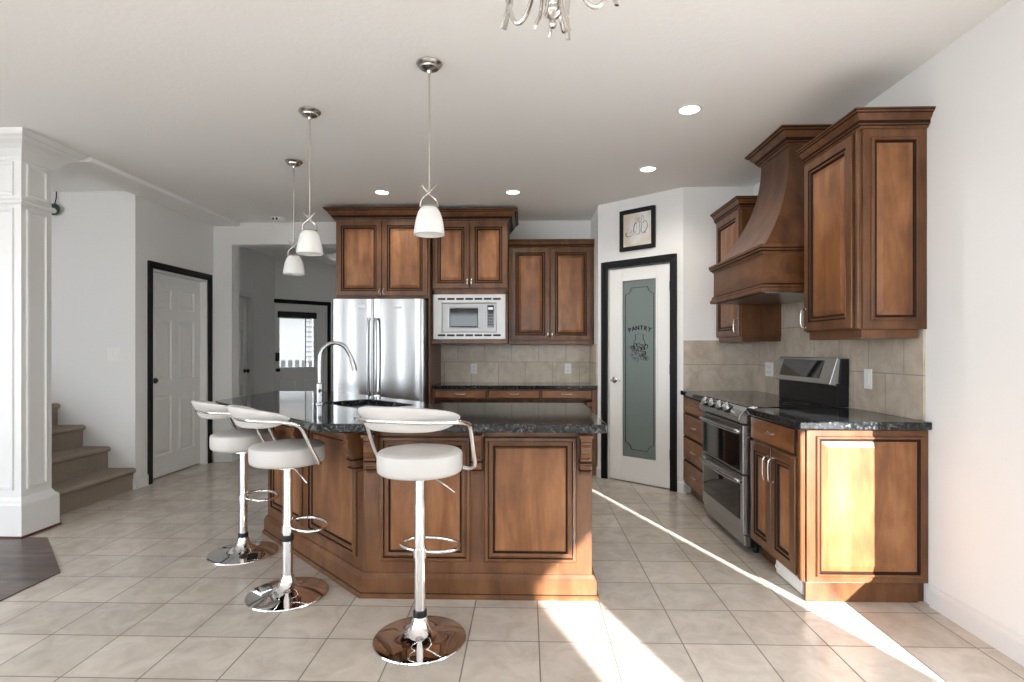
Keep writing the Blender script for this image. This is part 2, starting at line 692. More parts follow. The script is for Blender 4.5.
E0, E1, EZ = -.02, .868, 2.03
mb = MB()
mb.prism([el(-.1, .03), el(E0, .03), el(E0, .12), el(-.1, .12)], 0, CH)
mb.prism([el(E1, 0), el(1.6, 0), el(1.6, .12), el(E1, .12)], 0, CH)
mb.prism([el(E0, 0), el(E1, 0), el(E1, .12), el(E0, .12)], EZ, CH)
struct('wall_hall_end', mb, 'wall', 'angled end wall of the entry hall around the front door', 'wall')
mb = MB()
q = el(1.6, 0)
mb.box(q[0], -1.7, q[1], q[1] + .12, 0, CH)
mb.box(-1.83, -1.71, YB + TH + .02, q[1], 0, CH)
struct('wall_hall_right', mb, 'wall', 'right wall of the entry hall', 'wall')

# baseboards
BBP = [(0, 0), (.014, 0), (.014, .085), (.010, .095), (.006, .10), (.004, .112), (0, .112)]
mb = MB()
mb.sweep(BBP, [(XR, 2.80), (XR, 2.05)])
mb.sweep(BBP, [(XR, .78), (XR, YF)])
struct('baseboard_right', mb, 'trim', 'white baseboard along the right wall', 'baseboard')
mb = MB()
mb.sweep(BBP, [(XL - .12, 4.96), (XL, 4.96), (XL, DY0 - .066)])
struct('baseboard_left', mb, 'trim', 'short white baseboard wrapping the wall corner beside the stairs', 'baseboard')
mb = MB()
mb.sweep(BBP, [(XL + .012, YB), (OPX0, YB), (OPX0, YB + TH)])
struct('baseboard_back', mb, 'trim', 'white baseboard between the left door and the hall opening', 'baseboard')
mb = MB()
mb.sweep(BBP, [(.717, 6.2), pl(0, 0), pl(PD0 - .075, 0)])
mb.sweep(BBP, [pl(PD1 + .075, 0), pl(PLEN, 0), (1.425, 4.97)])
struct('baseboard_pantry', mb, 'trim', 'white baseboard pieces on both sides of the pantry door', 'baseboard')


# ------------------------------------------------------------------ doors
def casing(mb, x0, x1, z1, w=.066, t_=.02, y=0):
    """door casing facing -y around an opening x0..x1 up to z1, stepped profile"""
    for (a, b) in ((x0 - w, x0), (x1, x1 + w)):
        mb.box(a, b, y - t_ * .6, y, 0, z1 + (w if True else 0))
    mb.box(x0, x1, y - t_ * .6, y, z1, z1 + w)
    # raised outer band
    mb.box(x0 - w, x0 - w * .45, y - t_, y - t_ * .55, 0, z1 + w)
    mb.box(x1 + w * .45, x1 + w, y - t_, y - t_ * .55, 0, z1 + w)
    mb.box(x0 - w * .45, x1 + w * .45, y - t_, y - t_ * .55, z1 + w * .45, z1 + w)
    return mb


def panel_door(mb, x0, x1, z0, z1, y0, th, cols, rows):
    """slab with recessed raised panels; cols/rows give panel spans as fractions"""
    w, h = x1 - x0, z1 - z0
    xs = [x0 + a * w for c in cols for a in c]
    zs = [z0 + a * h for r_ in rows for a in r_]
    ex = [x0] + xs + [x1]
    ez = [z0] + zs + [z1]
    for i in range(len(ex) - 1):
        for j in range(len(ez) - 1):
            if i % 2 == 1 and j % 2 == 1:
                mb.rings(ex[i], ex[i + 1], ez[j], ez[j + 1], y0, [(0, 0, 0), (.012, -.012, 0), (.022, -.012, 0), (.05, -.003, 0)], 0, False)
            else:
                mb.add([(ex[i], y0, ez[j]), (ex[i + 1], y0, ez[j]), (ex[i + 1], y0, ez[j + 1]), (ex[i], y0, ez[j + 1])], [(0, 1, 2, 3)])
    mb.box(x0, x1, y0 + .013, y0 + th, z0, z1)
    mb.box(x0, x0 + .002, y0, y0 + .014, z0, z1)
    mb.box(x1 - .002, x1, y0, y0 + .014, z0, z1)
    return mb


SIX = ([(.12, .44), (.56, .88)], [(.10, .40), (.475, .775), (.83, .93)])


def knob(mb, x, z, y, r=.027):
    """round knob on a rose, pointing to -y"""
    prof = [(.03, 0), (.03, .006), (.012, .010), (.010, .035), (r, .042), (r * 1.05, .055), (r * .7, .066), (.004, .069)]
    loops = []
    for rr_, d_ in prof:
        loops.append([(x + rr_ * math.cos(2 * PI * i / 18), y - d_, z + rr_ * math.sin(2 * PI * i / 18)) for i in range(18)])
    return mb.loft(loops)


# left door: wall faces +x, so local x runs along +Y  (a = 90 deg)
d1 = thing('door_1', 'white six panel door in a black casing on the left wall', 'door', (XL, DY0, 0), PI / 2, kind='structure')
DW = DY1 - DY0
casing(MB(), 0, DW, DZ).build('door_casing', 'black', d1, .003)['label'] = 'black door casing'
mb = MB()
mb.box(.0005, .02, .001, .119, 0, DZ - .0005)
mb.box(DW - .02, DW - .0005, .001, .119, 0, DZ - .0005)
mb.box(.02, DW - .02, .001, .119, DZ - .02, DZ - .0005)
mb.build('door_jamb', 'trim', d1)
mb = panel_door(MB(), .022, DW - .022, .012, DZ - .022, .075, .036, *SIX)
leaf = mb.build('door_leaf', 'door_white', d1)
knob(MB(), .085, .98, .075).build('door_knob', 'blackpl', leaf)['label'] = 'dark round door knob'

# pantry door
d2 = thing('door_2', 'white pantry door with a tall frosted glass pane, on the angled wall', 'door', (PA.x, PA.y, 0), PANG, kind='structure')
casing(MB(), PD0, PD1, PDZ, .066, .024).build('door_casing', 'black', d2, .003)['label'] = 'black door casing'
lx0, lx1, lz0, lz1, ly = PD0 + .012, PD1 - .012, .012, PDZ - .012, .012
gx0, gx1, gz0, gz1 = lx0 + .145, lx1 - .135, .245, 1.955
mb = MB()
for b in ((lx0, gx0, lz0, lz1), (gx1, lx1, lz0, lz1), (gx0, gx1, lz0, gz0), (gx0, gx1, gz1, lz1)):
    mb.box(b[0], b[1], ly, ly + .036, b[2], b[3])
leaf = mb.build('door_leaf', 'door_white', d2, .002)
mb = MB()
for b in ((gx0 - .012, gx0 + .004, gz0 - .012, gz1 + .012), (gx1 - .004, gx1 + .012, gz0 - .012, gz1 + .012), (gx0, gx1, gz0 - .012, gz0 + .004), (gx0, gx1, gz1 - .004, gz1 + .012)):
    mb.box(b[0], b[1], ly - .004, ly, b[2], b[3])
mb.build('pane_bead', 'door_white', leaf)
pane = MB().box(gx0 + .0005, gx1 - .0005, ly + .012, ly + .020, gz0 + .0005, gz1 - .0005).build('glass_pane', 'frost', leaf)
mb = MB()
yb = ly + .0105
bx0, bx1, bz0, bz1, cr = gx0 + .032, gx1 - .032, gz0 + .075, gz1 - .075, .062
pts = []
for (cx, cz, a0) in ((bx0, bz0, 90), (bx1, bz0, 180), (bx1, bz1, 270), (bx0, bz1, 0)):
    for i in range(7):
        a = R(a0 - 90 * i / 6)
        pts.append((cx + cr * math.cos(a), yb, cz + cr * math.sin(a)))
mb.tube(pts, .0045, 6, closed=True, flat=.35)
mb.build('etched_border', 'etch', pane)['label'] = 'dark etched line border with notched corners'


def letters(mb, text, size, place, mi=0, extr=.0008):
    """adds flat lettering; place(i) gives a matrix for letter i"""
    for i, ch in enumerate(text):
        cu = bpy.data.curves.new('letter', 'FONT')
        cu.body = ch
        cu.size = size
        cu.align_x = 'CENTER'
        cu.offset = size * .03
        cu.extrude = extr
        ob = bpy.data.objects.new('letter', cu)
        C.objects.link(ob)
        bpy.context.view_layer.update()
        me = ob.evaluated_get(bpy.context.evaluated_depsgraph_get()).to_mesh()
        mx_ = place(i) @ Matrix.Rotation(PI / 2, 4, 'X')
        mb.add([mx_ @ v.co for v in me.vertices], [tuple(p_.vertices) for p_ in me.polygons], mi)
        ob.to_mesh_clear()
        bpy.data.objects.remove(ob)
        bpy.data.curves.remove(cu)
    return mb


gc = (gx0 + gx1) / 2
mb = MB()


def arch(i):
    a = R((i - 2.5) * 8.6)
    rad = .27
    return Matrix.Translation((gc + rad * math.sin(a), ly + .0108, 1.475 - rad + rad * math.cos(a))) @ Matrix.Rotation(a, 4, 'Y')


letters(mb, 'PANTRY', .056, arch)
mb.build('pantry_lettering', 'etch', pane)['label'] = 'arched dark lettering reading PANTRY'
mb = MB()
rnd = random.Random(3)
cz = 1.30
for k in range(26):                      # grapes and fruit outlines
    a, b = rnd.uniform(-1, 1), rnd.uniform(-1, 1)
    r_ = rnd.uniform(.010, .022)
    cx_, cz_ = gc + a * .078, cz - .045 + b * .075
    mb.tube([(cx_ + r_ * math.cos(2 * PI * i / 12), yb, cz_ + r_ * math.sin(2 * PI * i / 12)) for i in range(12)], .0022, 5, closed=True, flat=.35)
for sx in (-1, 1):                       # jug and bottle outlines, leaves
    mb.tube([(gc + sx * .055, yb, cz - .02), (gc + sx * .06, yb, cz + .05), (gc + sx * .04, yb, cz + .085), (gc + sx * .045, yb, cz + .125)], .0028, 5, sub=5, flat=.35)
    for k in range(4):
        x_, z_ = gc + sx * rnd.uniform(.02, .09), cz - .11 + rnd.uniform(0, .12)
        mb.tube([(x_, yb, z_), (x_ + sx * .02, yb, z_ + .012), (x_ + sx * .035, yb, z_), (x_ + sx * .018, yb, z_ - .012)], .003, 5, closed=True, sub=4, flat=.35)
mb.tube([(gc - .045, yb, cz + .125), (gc, yb, cz + .135), (gc + .045, yb, cz + .125)], .0025, 5, sub=5, flat=.35)
for k in range(14):
    x_, z_ = gc + rnd.uniform(-.05, .05), cz + rnd.uniform(-.08, .10)
    mb.tube([(x_, yb, z_), (x_ + rnd.uniform(-.03, .03), yb, z_ + rnd.uniform(-.03, .03))], .004, 5, flat=.25)
mb.build('etched_fruit', 'etch', pane)['label'] = 'dark etched drawing of fruit and jug'
mb = MB()
knob(mb, lx0 + .06, .985, ly, .012)
mb.tube([(lx0 + .06, ly - .045, .985), (lx0 + .105, ly - .052, .99), (lx0 + .15, ly - .045, .983)], [.009, .008, .006], 10, sub=5)
mb.build('lever_handle', 'nickel', leaf)
for z in (.28, 1.06, 1.82):
    mb = MB()
    mb.lathe([(.008, 0), (.008, .09)], (PD1 - .006, ly - .006, z), 10)
    mb.box(PD1 - .012, PD1 - .001, ly - .003, ly + .004, z, z + .09)
    mb.build('door_hinge', 'steel_d', d2)

# front door at the end of the hall
d3 = thing('door_3', 'white front entry door with a bright window, at the end of the hall', 'door', (HX, HY, 0), PI / 4, kind='structure')
mb = MB()
mb.box(E0, E1 + .058, -.02, 0, EZ, EZ + .062)
mb.box(E1, E1 + .058, -.02, 0, 0, EZ)
mb.build('door_casing', 'black', d3, .003)['label'] = 'black door casing'
mb = MB()
ex0, ex1, ez0, ez1, ey = E0 + .001, E1 - .001, .001, EZ - .001, .03
wx0, wx1, wz0, wz1 = ex0 + .10, ex1 - .225, 1.00, 1.83
for b in ((ex0, wx0, ez0, ez1), (wx1, ex1, ez0, ez1), (wx0, wx1, ez0, wz0), (wx0, wx1, wz1, ez1)):
    mb.box(b[0], b[1], ey, ey + .044, b[2], b[3])
for b in ((ex0 + .10, ex0 + .38), (ex1 - .38, ex1 - .10)):
    mb.rings(b[0], b[1], .18, .80, ey, [(0, 0, 0), (.01, .008, 0), (.025, .008, 0), (.04, -.001, 0)], 0, False)
leaf = mb.build('door_leaf', 'door_white', d3, .002)
mb = MB()
for b in ((wx0 - .03, wx0, wz0 - .03, wz1 + .03), (wx1, wx1 + .03, wz0 - .03, wz1 + .03), (wx0, wx1, wz0 - .03, wz0), (wx0, wx1, wz1, wz1 + .03)):
    mb.box(b[0], b[1], ey - .012, ey, b[2], b[3])
mb.build('window_frame', 'door_white', leaf, .003)
mb = MB().box(wx0, wx1, ey + .018, ey + .024, wz0, wz1)
pane3 = mb.build('window_pane', 'glass', leaf)
mb = MB()
gx = wx1 - .13
mb.box(gx - .010, gx + .010, ey + .014, ey + .017, wz0, wz1)
for k in range(1, 10):
    z = wz0 + (wz1 - wz0) * k / 10
    mb.box(gx, wx1, ey + .014, ey + .017, z - .006, z + .006)
mb.box(gx + .06, gx + .066, ey + .014, ey + .017, wz0, wz1)
mb.build('leaded_grid', 'steel_d', pane3)
mb = MB()
mb.box(wx0 - .035, wx1 + .035, ey - .055, ey - .014, wz1 - .03, wz1 + .07)
mb.build('window_blind', 'shade', d3, .006)['label'] = 'dark rolled blind above door window'
mb = MB()
mb.box(ex0 + .035, ex0 + .10, ey - .02, ey, 1.10, 1.24)
mb.build('door_lock', 'blackpl', leaf, .006)
knob(MB(), ex0 + .07, .96, ey).build('door_knob', 'blackpl', leaf)

# side door in the hall, seen edge on
d4 = thing('door_4', 'narrow view of a white side door in the hall with dark casing edge', 'door', (HX, 7.05, 0), PI / 2, kind='structure')
casing(MB(), 0, .81, 2.04, .06, .02).build('door_casing', 'trim', d4)
mb = panel_door(MB(), .012, .798, .012, 2.03, .05, .036, *SIX)
leaf = mb.build('door_leaf', 'door_white', d4)
knob(MB(), .73, .98, .05).build('door_knob', 'blackpl', leaf)

# ------------------------------------------------------------------ outside
mb = MB().box(-60, 60, -60, 60, -.45, -.16)
tag(mb.build('ground', 'concrete'), 'pale ground outside the windows', 'ground', None, 'structure')
hs = thing('house', 'pale neighbouring house with a sloping roof seen through the front door window', 'house', (-9.5, 21, -.16), R(45))
MB().box(-5, 5, 0, 5, 0, 2.9).build('house_wall', 'siding', hs)
mb = MB()
mb.add([(-5.4, -.4, 2.8), (5.4, -.4, 2.8), (2.0, -.4, 4.6), (-5.4, 5.4, 2.8), (5.4, 5.4, 2.8), (2.0, 5.4, 4.6)],
       [(0, 1, 2), (3, 5, 4), (0, 2, 5, 3), (1, 4, 5, 2), (0, 3, 4, 1)])
mb.build('house_roof', 'outsidewood', hs)
fc = thing('picket_fence', 'grey picket fence in front of the neighbouring house', 'fence', (-7.4, 15, -.16), R(45))
mb = MB()
for k in range(30):
    mb.box(-3 + k * .2, -2.88 + k * .2, 0, .02, 0, 1.15)
mb.build('pickets', 'outsidewood', fc)
MB().box(-3.05, 3.0, .02, .06, .3, .38).box(-3.05, 3.0, .02, .06, .85, .93).build('fence_rail', 'outsidewood', fc)

# ------------------------------------------------------------------ white column, stairs
co = thing('column', 'white panelled square column with crown moulding at the left edge', 'column', (0, 0, 0), kind='structure')
CX0, CX1, CY0, CY1 = -4.05, -3.45, 3.66, 3.90
mb = MB()
mb.box(CX0, CX1, CY0, CY1, .27, CH - .01)
mb.build('shaft', 'trim', co)
mb = MB()
ring = [(CX0, CY1), (CX0, CY0), (CX1, CY0), (CX1, CY1), (CX0, CY1)]
PLP = [(0, .018), (.032, .018), (.032, .225), (.026, .24), (.012, .255), (.004, .275), (0, .275)]


def closed_sweep(mb, prof, x0, x1, y0, y1):
    # counter-clockwise keeps the outside on the right of travel
    pth = [(x0, y0), (x1, y0), (x1, y1), (x0, y1)]
    loops = []
    for (x, y), (sx, sy) in zip(pth, ((-1, -1), (1, -1), (1, 1), (-1, 1))):
        loops.append([(x + sx * o, y + sy * o, z) for o, z in prof])
    loops.append(loops[0])
    k = len(prof)
    for i in range(4):
        for j in range(k):
            mb.add([loops[i][j], loops[i + 1][j], loops[i + 1][(j + 1) % k], loops[i][(j + 1) % k]], [(0, 1, 2, 3)])
    return mb


closed_sweep(MB(), PLP, CX0, CX1, CY0, CY1).build('plinth', 'trim', co)
closed_sweep(MB(), [(0, CH - .16), (.012, CH - .16), (.018, CH - .145), (.03, CH - .13), (.05, CH - .10), (.075, CH - .075), (.105, CH - .055), (.118, CH - .04), (.13, CH - .035), (.145, CH - .012), (.15, CH - .001), (0, CH - .001)],
             CX0, CX1, CY0, CY1).build('crown_moulding', 'trim', co)
closed_sweep(MB(), [(0, 2.275), (.014, 2.275), (.02, 2.285), (.02, 2.30), (.012, 2.312), (0, 2.312)], CX0, CX1, CY0, CY1).build('neck_moulding', 'trim', co)
closed_sweep(MB(), [(.0, 0.0065), (.042, .0065), (.042, .012), (.034, .018), (0, .018)], CX0, CX1, CY0, CY1).build('base_strip', 'redwood', co)['label'] = 'dark red wood strip under plinth'
PR = [(0, 0, 0), (.004, .010, 0), (.018, .012, 0), (.024, .003, 0), (.03, .001, 0)]
for z0, z1 in ((.32, 2.25), (2.335, 2.565)):
    MB().rings(.035, CY1 - CY0 - .035, z0, z1, 0, PR, 0, False).build('side_panel', 'trim', co, loc=(CX1, CY0, 0), rot=PI / 2)
    MB().rings(.05, CX1 - CX0 - .05, z0, z1, 0, PR, 0, False).build('front_panel', 'trim', co, loc=(CX0, CY0, 0))

st = thing('staircase', 'grey brown carpeted stairs rising to the left behind the white column', 'stairs', (0, 0, 0))
for k in range(9):
    x1 = -3.615 - .237 * k
    x0 = x1 - .237 if k < 8 else XLL + .01
    z1 = .197 * (k + 1)
    pr = [(x0, 0), (x1, 0), (x1, z1 - .05), (x1 + .012, z1 - .046), (x1 + .026, z1 - .034), (x1 + .028, z1 - .018), (x1 + .018, z1 - .004), (x1 + .004, z1), (x0, z1)]
    y0, y1 = 4.06, 4.955
    vs = [(x, y0, z) for x, z in pr] + [(x, y1, z) for x, z in pr]
    nn = len(pr)
    mb = MB().add(vs, [(i, (i + 1) % nn, nn + (i + 1) % nn, nn + i) for i in range(nn)] + [tuple(range(nn))[::-1], tuple(range(nn, 2 * nn))])
    mb.build('stair_step', 'carpet', st)

# ------------------------------------------------------------------ cabinet joinery helpers
DOORR = [(0, 0, 0), (0, .014, 0), (.004, .019, 0), (.050, .020, 0), (.055, .013, 1), (.059, .012, 1), (.064, .016, 0), (.070, .016, 0),
         (.076, .006, 1), (.083, .006, 1), (.110, .016, 2)]
DRAWR = [(0, 0, 0), (0, .012, 0), (.006, .018, 1), (.012, .019, 2)]
PANR = [(0, 0, 0), (0, .010, 0), (.006, .018, 0), (.020, .019, 0), (.024, .010, 1), (.032, .012, 0), (.046, .010, 0), (.050, .003, 1), (.056, .003, 1), (.062, .007, 2)]
WM = ['wood', 'glaze', 'panel']


def pull(mb, x, z, y, ln, vertical=True, r=.0055, out=.03):
    h = ln / 2
    pts = [(-h, 0), (-h * .92, out * .75), (-h * .5, out), (h * .5, out), (h * .92, out * .75), (h, 0)]
    if vertical:
        pts = [(x, y - o, z + s_) for s_, o in pts]
    else:
        pts = [(x + s_, y - o, z) for s_, o in pts]
    mb.tube(pts, r, 8, sub=4)
    for s_ in (-h, h):
        c = (x, y, z + s_) if vertical else (x + s_, y, z)
        loops = [[(c[0] + rr_ * math.cos(2 * PI * i / 10), c[1] - d_, c[2] + rr_ * math.sin(2 * PI * i / 10)) for i in range(10)] for rr_, d_ in ((.009, -.001), (.009, .003), (.005, .006))]
        mb.loft(loops)
    return mb


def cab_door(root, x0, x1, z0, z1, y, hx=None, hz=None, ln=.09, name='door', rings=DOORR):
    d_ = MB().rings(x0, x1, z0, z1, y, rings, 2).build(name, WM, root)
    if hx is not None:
        pull(MB(), hx, hz, y - .019, ln).build('pull_handle', 'nickel', d_)
    return d_


def cab_drawer(root, x0, x1, z0, z1, y, ln=.08):
    d_ = MB().rings(x0, x1, z0, z1, y, DRAWR, 2).build('drawer', ['wood_h', 'glaze', 'panel_h'], root)
    pull(MB(), (x0 + x1) / 2, (z0 + z1) / 2, y - .018, ln, False, .004, .02).build('pull_handle', 'nickel', d_)
    return d_


def crown_prof(z, h, out):
    """stained crown with dark glazed coves: (out, z) list and matching face materials"""
    p_ = [(0, z), (.010, z), (.014, z + h * .10), (.022, z + h * .16), (.024, z + h * .22), (out * .42, z + h * .40), (out * .62, z + h * .58), (out * .72, z + h * .74),
          (out * .86, z + h * .78), (out * .92, z + h * .86), (out, z + h * .92), (out, z + h), (0, z + h)]
    m_ = [0, 0, 1, 0, 1, 0, 0, 1, 0, 1, 0, 0, 0]
    return p_, m_


# ------------------------------------------------------------------ back wall run
FY = 5.52                                # fridge cabinet face
fcab = thing('fridge_cabinet', 'stained wood two door cabinet directly above the refrigerator', 'cabinet', (-1.934, FY, 0))
w = .955
mb = MB()
mb.box(0, w, 0, YB - FY - .004, 1.80, 2.60)
mb.build('cabinet_body', 'wood', fcab, .002)
mb = MB().box(-.994, -.9765, FY, YB - .001, .001, 1.799)
tag(mb.build('tall_end_panel', 'wood'), 'tall stained wood panel standing between the refrigerator and the desk', 'panel')
cab_door(fcab, .006, .468, 1.825, 2.585, 0, .452, 1.865, .05)
cab_door(fcab, .474, .935, 1.825, 2.585, 0, .49, 1.865, .05)
pf, mf = crown_prof(2.585, .12, .10)
MB().sweep(pf, [(0, YB - FY - .004), (0, -.003), (w, -.003)], 0, mf).build('crown_moulding', WM, fcab)

MY = 5.605
mcab = thing('microwave_cabinet', 'stained wood two door cabinet above the built in microwave', 'cabinet', (-.974, MY, 0))
w = .777
mb = MB()
mb.box(0, w, .02, YB - MY - .004, 1.885, 2.60)
mb.box(0, w, .0, .02, 1.845, 2.60)
mb.box(0, .03, 0, YB - MY - .004, 1.365, 1.885)
mb.box(w - .02, w, 0, YB - MY - .004, 1.365, 1.885)
mb.box(.0, w - .001, -.012, YB - MY - .004, 1.345, 1.387)
mb.box(.03, w - .02, YB - MY - .03, YB - MY - .004, 1.387, 1.885)
mb.build('cabinet_body', 'wood', mcab, .002)
cab_door(mcab, .012, .386, 1.91, 2.585, 0, .368, 1.97, .07)
cab_door(mcab, .392, w - .006, 1.91, 2.585, 0, .41, 1.97, .07)
MB().sweep(pf, [(0.002, -.003), (w, -.003), (w, YB - MY - .004)], 0, mf).build('crown_moulding', WM, mcab)

UY = 5.885
ucab = thing('desk_upper_cabinet', 'stained wood two door wall cabinet over the desk, right of the microwave', 'cabinet', (-.194, UY, 0))
w = .906
mb = MB()
mb.box(0, w, 0, YB - UY - .004, 1.36, 2.38)
mb.box(.004, w + .0, -.006, YB - UY - .004, 1.34, 1.375)
mb.build('cabinet_body', 'wood', ucab, .002)
cab_door(ucab, .022, .437, 1.385, 2.37, 0, .418, 1.45, .06)
cab_door(ucab, .443, .878, 1.385, 2.37, 0, .462, 1.45, .06)
pu_, mu_ = crown_prof(2.37, .085, .05)
MB().sweep(pu_, [(.0, -.002), (w, -.002)], 0, mu_).build('crown_moulding', WM, ucab)

# microwave with trim kit
mw = thing('microwave', 'stainless built in microwave with pale vented trim under the wall cabinet', 'microwave', (-.974, MY, 1.39))
w0, w1, h1 = .018, .755, .455
ix0, ix1, iz0, iz1 = .105, .665, .07, .37
mb = MB()
for b in ((w0, ix0, 0, h1), (ix1, w1, 0, h1), (ix0, ix1, 0, iz0), (ix0, ix1, iz1, h1)):
    mb.box(b[0], b[1], -.022, -.002, b[2], b[3])
mb.build('trim_kit', 'steel_l', mw, .003)
for zz in (.03, .40):
    for k in range(7):
        x_ = .065 + k * .094
        MB().box(x_, x_ + .078, -.0235, -.0215, zz, zz + .020).build('vent_slot', 'blackpl', mw)
mb = MB().box(ix0 + .003, ix1 - .003, -.012, .40, iz0 + .003, iz1 - .003)
body = mb.build('oven_body', 'steel_m', mw, .003)
mb = MB()
mb.rings(.17, .49, .115, .325, -.012, [(0, 0, 0), (0, .008, 0), (.012, .010, 0), (.02, .004, 1)], 2)
mb.build('oven_window', ['steel_d', 'blackpl', 'blackgl'], mw)
mb = MB().box(.57, .635, -.016, -.012, .12, .345)
cp = mb.build('control_panel', 'blackgl', mw, .002)
mb = MB()
for i in range(4):
    for j in range(3):
        mb.box(.578 + j * .018, .590 + j * .018, -.018, -.016, .14 + i * .028, .158 + i * .028)
mb.build('button', 'blackpl', cp)
MB().box(.578, .627, -.0175, -.016, .30, .325).build('display', 'steel_d', cp)

# refrigerator
fr = thing('refrigerator', 'stainless french door refrigerator in the back wall alcove', 'refrigerator', (-1.912, 5.30, 0))
w = .910
MB().box(.004, w - .004, .07, .88, .02, 1.77).build('fridge_body', 'steel_d', fr, .004)


def fdoor(x0, x1, z0, z1):
    """gently bowed steel door"""
    n_ = 12
    lo = []
    for i in range(n_ + 1):
        t_ = i / n_
        x = x0 + (x1 - x0) * t_
        e = min(t_, 1 - t_) * (x1 - x0)
        yy = -.005 * math.sin(PI * t_) + (.012 * (1 - min(1, e / .015)) ** 2)
        lo.append((x, yy))
    lo += [(x1, .066), (x0, .066)]
    mbx = MB().prism(lo, z0, z1)
    for i in range(len(mbx.f)):
        if i < n_:
            mbx.sm[i] = True
    return mbx


da = fdoor(0.002, .417, .72, 1.775).build('fridge_door', 'steel', fr)
db = fdoor(.423, w - .002, .72, 1.775).build('fridge_door', 'steel', fr)
dc = fdoor(.002, w - .002, .06, .71).build('freezer_drawer', 'steel', fr)


def bar(x0, z0, z1, bow):
    return MB().tube([(x0, -.012, z0), (x0 + bow * .4, -.05, z0 + .03), (x0 + bow, -.062, (z0 + z1) / 2), (x0 + bow * .4, -.05, z1 - .03), (x0, -.012, z1)], .014, 12, sub=8)


bar(.385, .86, 1.58, -.006).build('bar_handle', 'steel', da)
bar(.455, .86, 1.58, .006).build('bar_handle', 'steel', db)
MB().tube([(.12, -.012, .64), (.14, -.06, .64), (.45, -.07, .64), (.77, -.06, .64), (.79, -.012, .64)], .014, 12, sub=6).build('bar_handle', 'steel', dc)
MB().box(.275, .355, -.0125, -.008, 1.685, 1.715).build('badge', 'steel_d', da)
MB().box(.62, .70, -.0125, -.008, 1.685, 1.700).build('badge', 'steel_l', db)
for x_ in (.05, w - .11):
    MB().box(x_, x_ + .06, .10, .16, 1.77, 1.79).build('hinge_cover', 'steel_d', fr)
for x_ in (.08, w - .12):
    MB().box(x_, x_ + .04, .12, .16, 0, .02).build('foot', 'blackpl', fr)

# desk below the wall cabinet
dk = thing('desk_cabinet', 'stained wood desk base with three small drawers along the back wall', 'cabinet', (-.972, 5.63, 0))
w = 1.683
mb = MB()
mb.box(0, w, .0, .56, .775, .879)
mb.box(0, .02, 0, .56, 0, .775)
mb.box(w - .045, w, 0, .56, 0, .775)
mb.box(.02, w - .045, .54, .56, 0, .775)
mb.build('cabinet_body', 'wood', dk, .002)
for a, b in ((.025, .555), (.575, 1.10), (1.12, w - .05)):
    cab_drawer(dk, a, b, .785, .872, 0, .09)
mb = MB().box(w - .10, w - .045, .0, .10, .70, .745)
mb.build('cleat', 'wood', dk, .004)
mb = MB()
mb.prism([(-.972, 5.60), (.712, 5.60), (.712, YB - .001), (-.972, YB - .001)], .88, .918)
tag(mb.build('desk_countertop', 'granite', None, .005), 'black granite desk top along the back wall under the microwave', 'countertop')

mb = MB()
mb.box(-.974, .716, YB - .012, YB - .0005, .9185, 1.339)
mb.box(.704, .7165, 5.61, YB - .012, .9185, 1.339)
struct('trim_backsplash_back', mb, 'splash_b', 'beige stone tile backsplash above the desk on the back wall', 'backsplash')
mb = MB()
mb.box(XR - .012, XR - .0005, 2.845, 4.97, .921, 1.41)
mb.box(XR - .012, XR - .0005, 3.40, 4.40, 1.41, 1.72)
mb.box(1.40, XR - .012, 4.958, 4.9695, .921, 1.365)
struct('trim_backsplash_right', mb, 'splash_r', 'beige stone tile backsplash behind the stove on the right wall', 'backsplash')


def outlet(label, cat, loc, rot, wd=.072, gangs=1, rocker=False, group=None):
    """wall plate facing local -y"""
    o = thing('light_switch' if rocker else 'wall_outlet', label, cat, loc, rot, group)
    wd = wd + .046 * (gangs - 1)
    MB().box(-wd / 2, wd / 2, -.006, -.0005, -.058, .058).build('cover_plate', 'plate', o, .002)
    for g in range(gangs):
        cx = (g - (gangs - 1) / 2) * .046
        if rocker:
            MB().box(cx - .016, cx + .016, -.010, -.006, -.032, .032).build('rocker', 'plate', o, .002)
        else:
            for dz in (-.022, .022):
                s_ = MB().box(cx - .016, cx + .016, -.008, -.006, dz - .014, dz + .014).build('socket', 'plate', o, .002)
                MB().box(cx - .009, cx - .006, -.0085, -.0078, dz - .006, dz + .006).box(cx + .006, cx + .009, -.0085, -.0078, dz - .006, dz + .006).build('slots', 'slot', s_)
    return o


outlet('white outlet on the desk backsplash, below the microwave', 'outlet', (-.60, YB - .012, 1.07), 0)
outlet('white outlet on the desk backsplash, at the pantry end', 'outlet', (.46, YB - .012, 1.07), 0)
outlet('white double outlet on the stone tiles left of the stove', 'outlet', (XR - .012, 4.61, 1.12), -PI / 2, wd=.10, gangs=2)
outlet('white rocker switch on the stone tiles right of the stove', 'switch', (XR - .012, 3.29, 1.11), -PI / 2, rocker=True)
outlet('white double light switch on the wall above the carpeted stairs', 'switch', (-3.80, 4.96, 1.24), 0, gangs=2, rocker=True)

# ------------------------------------------------------------------ right wall run (local x runs towards the viewer)
RXF = 1.405                              # base cabinet faces
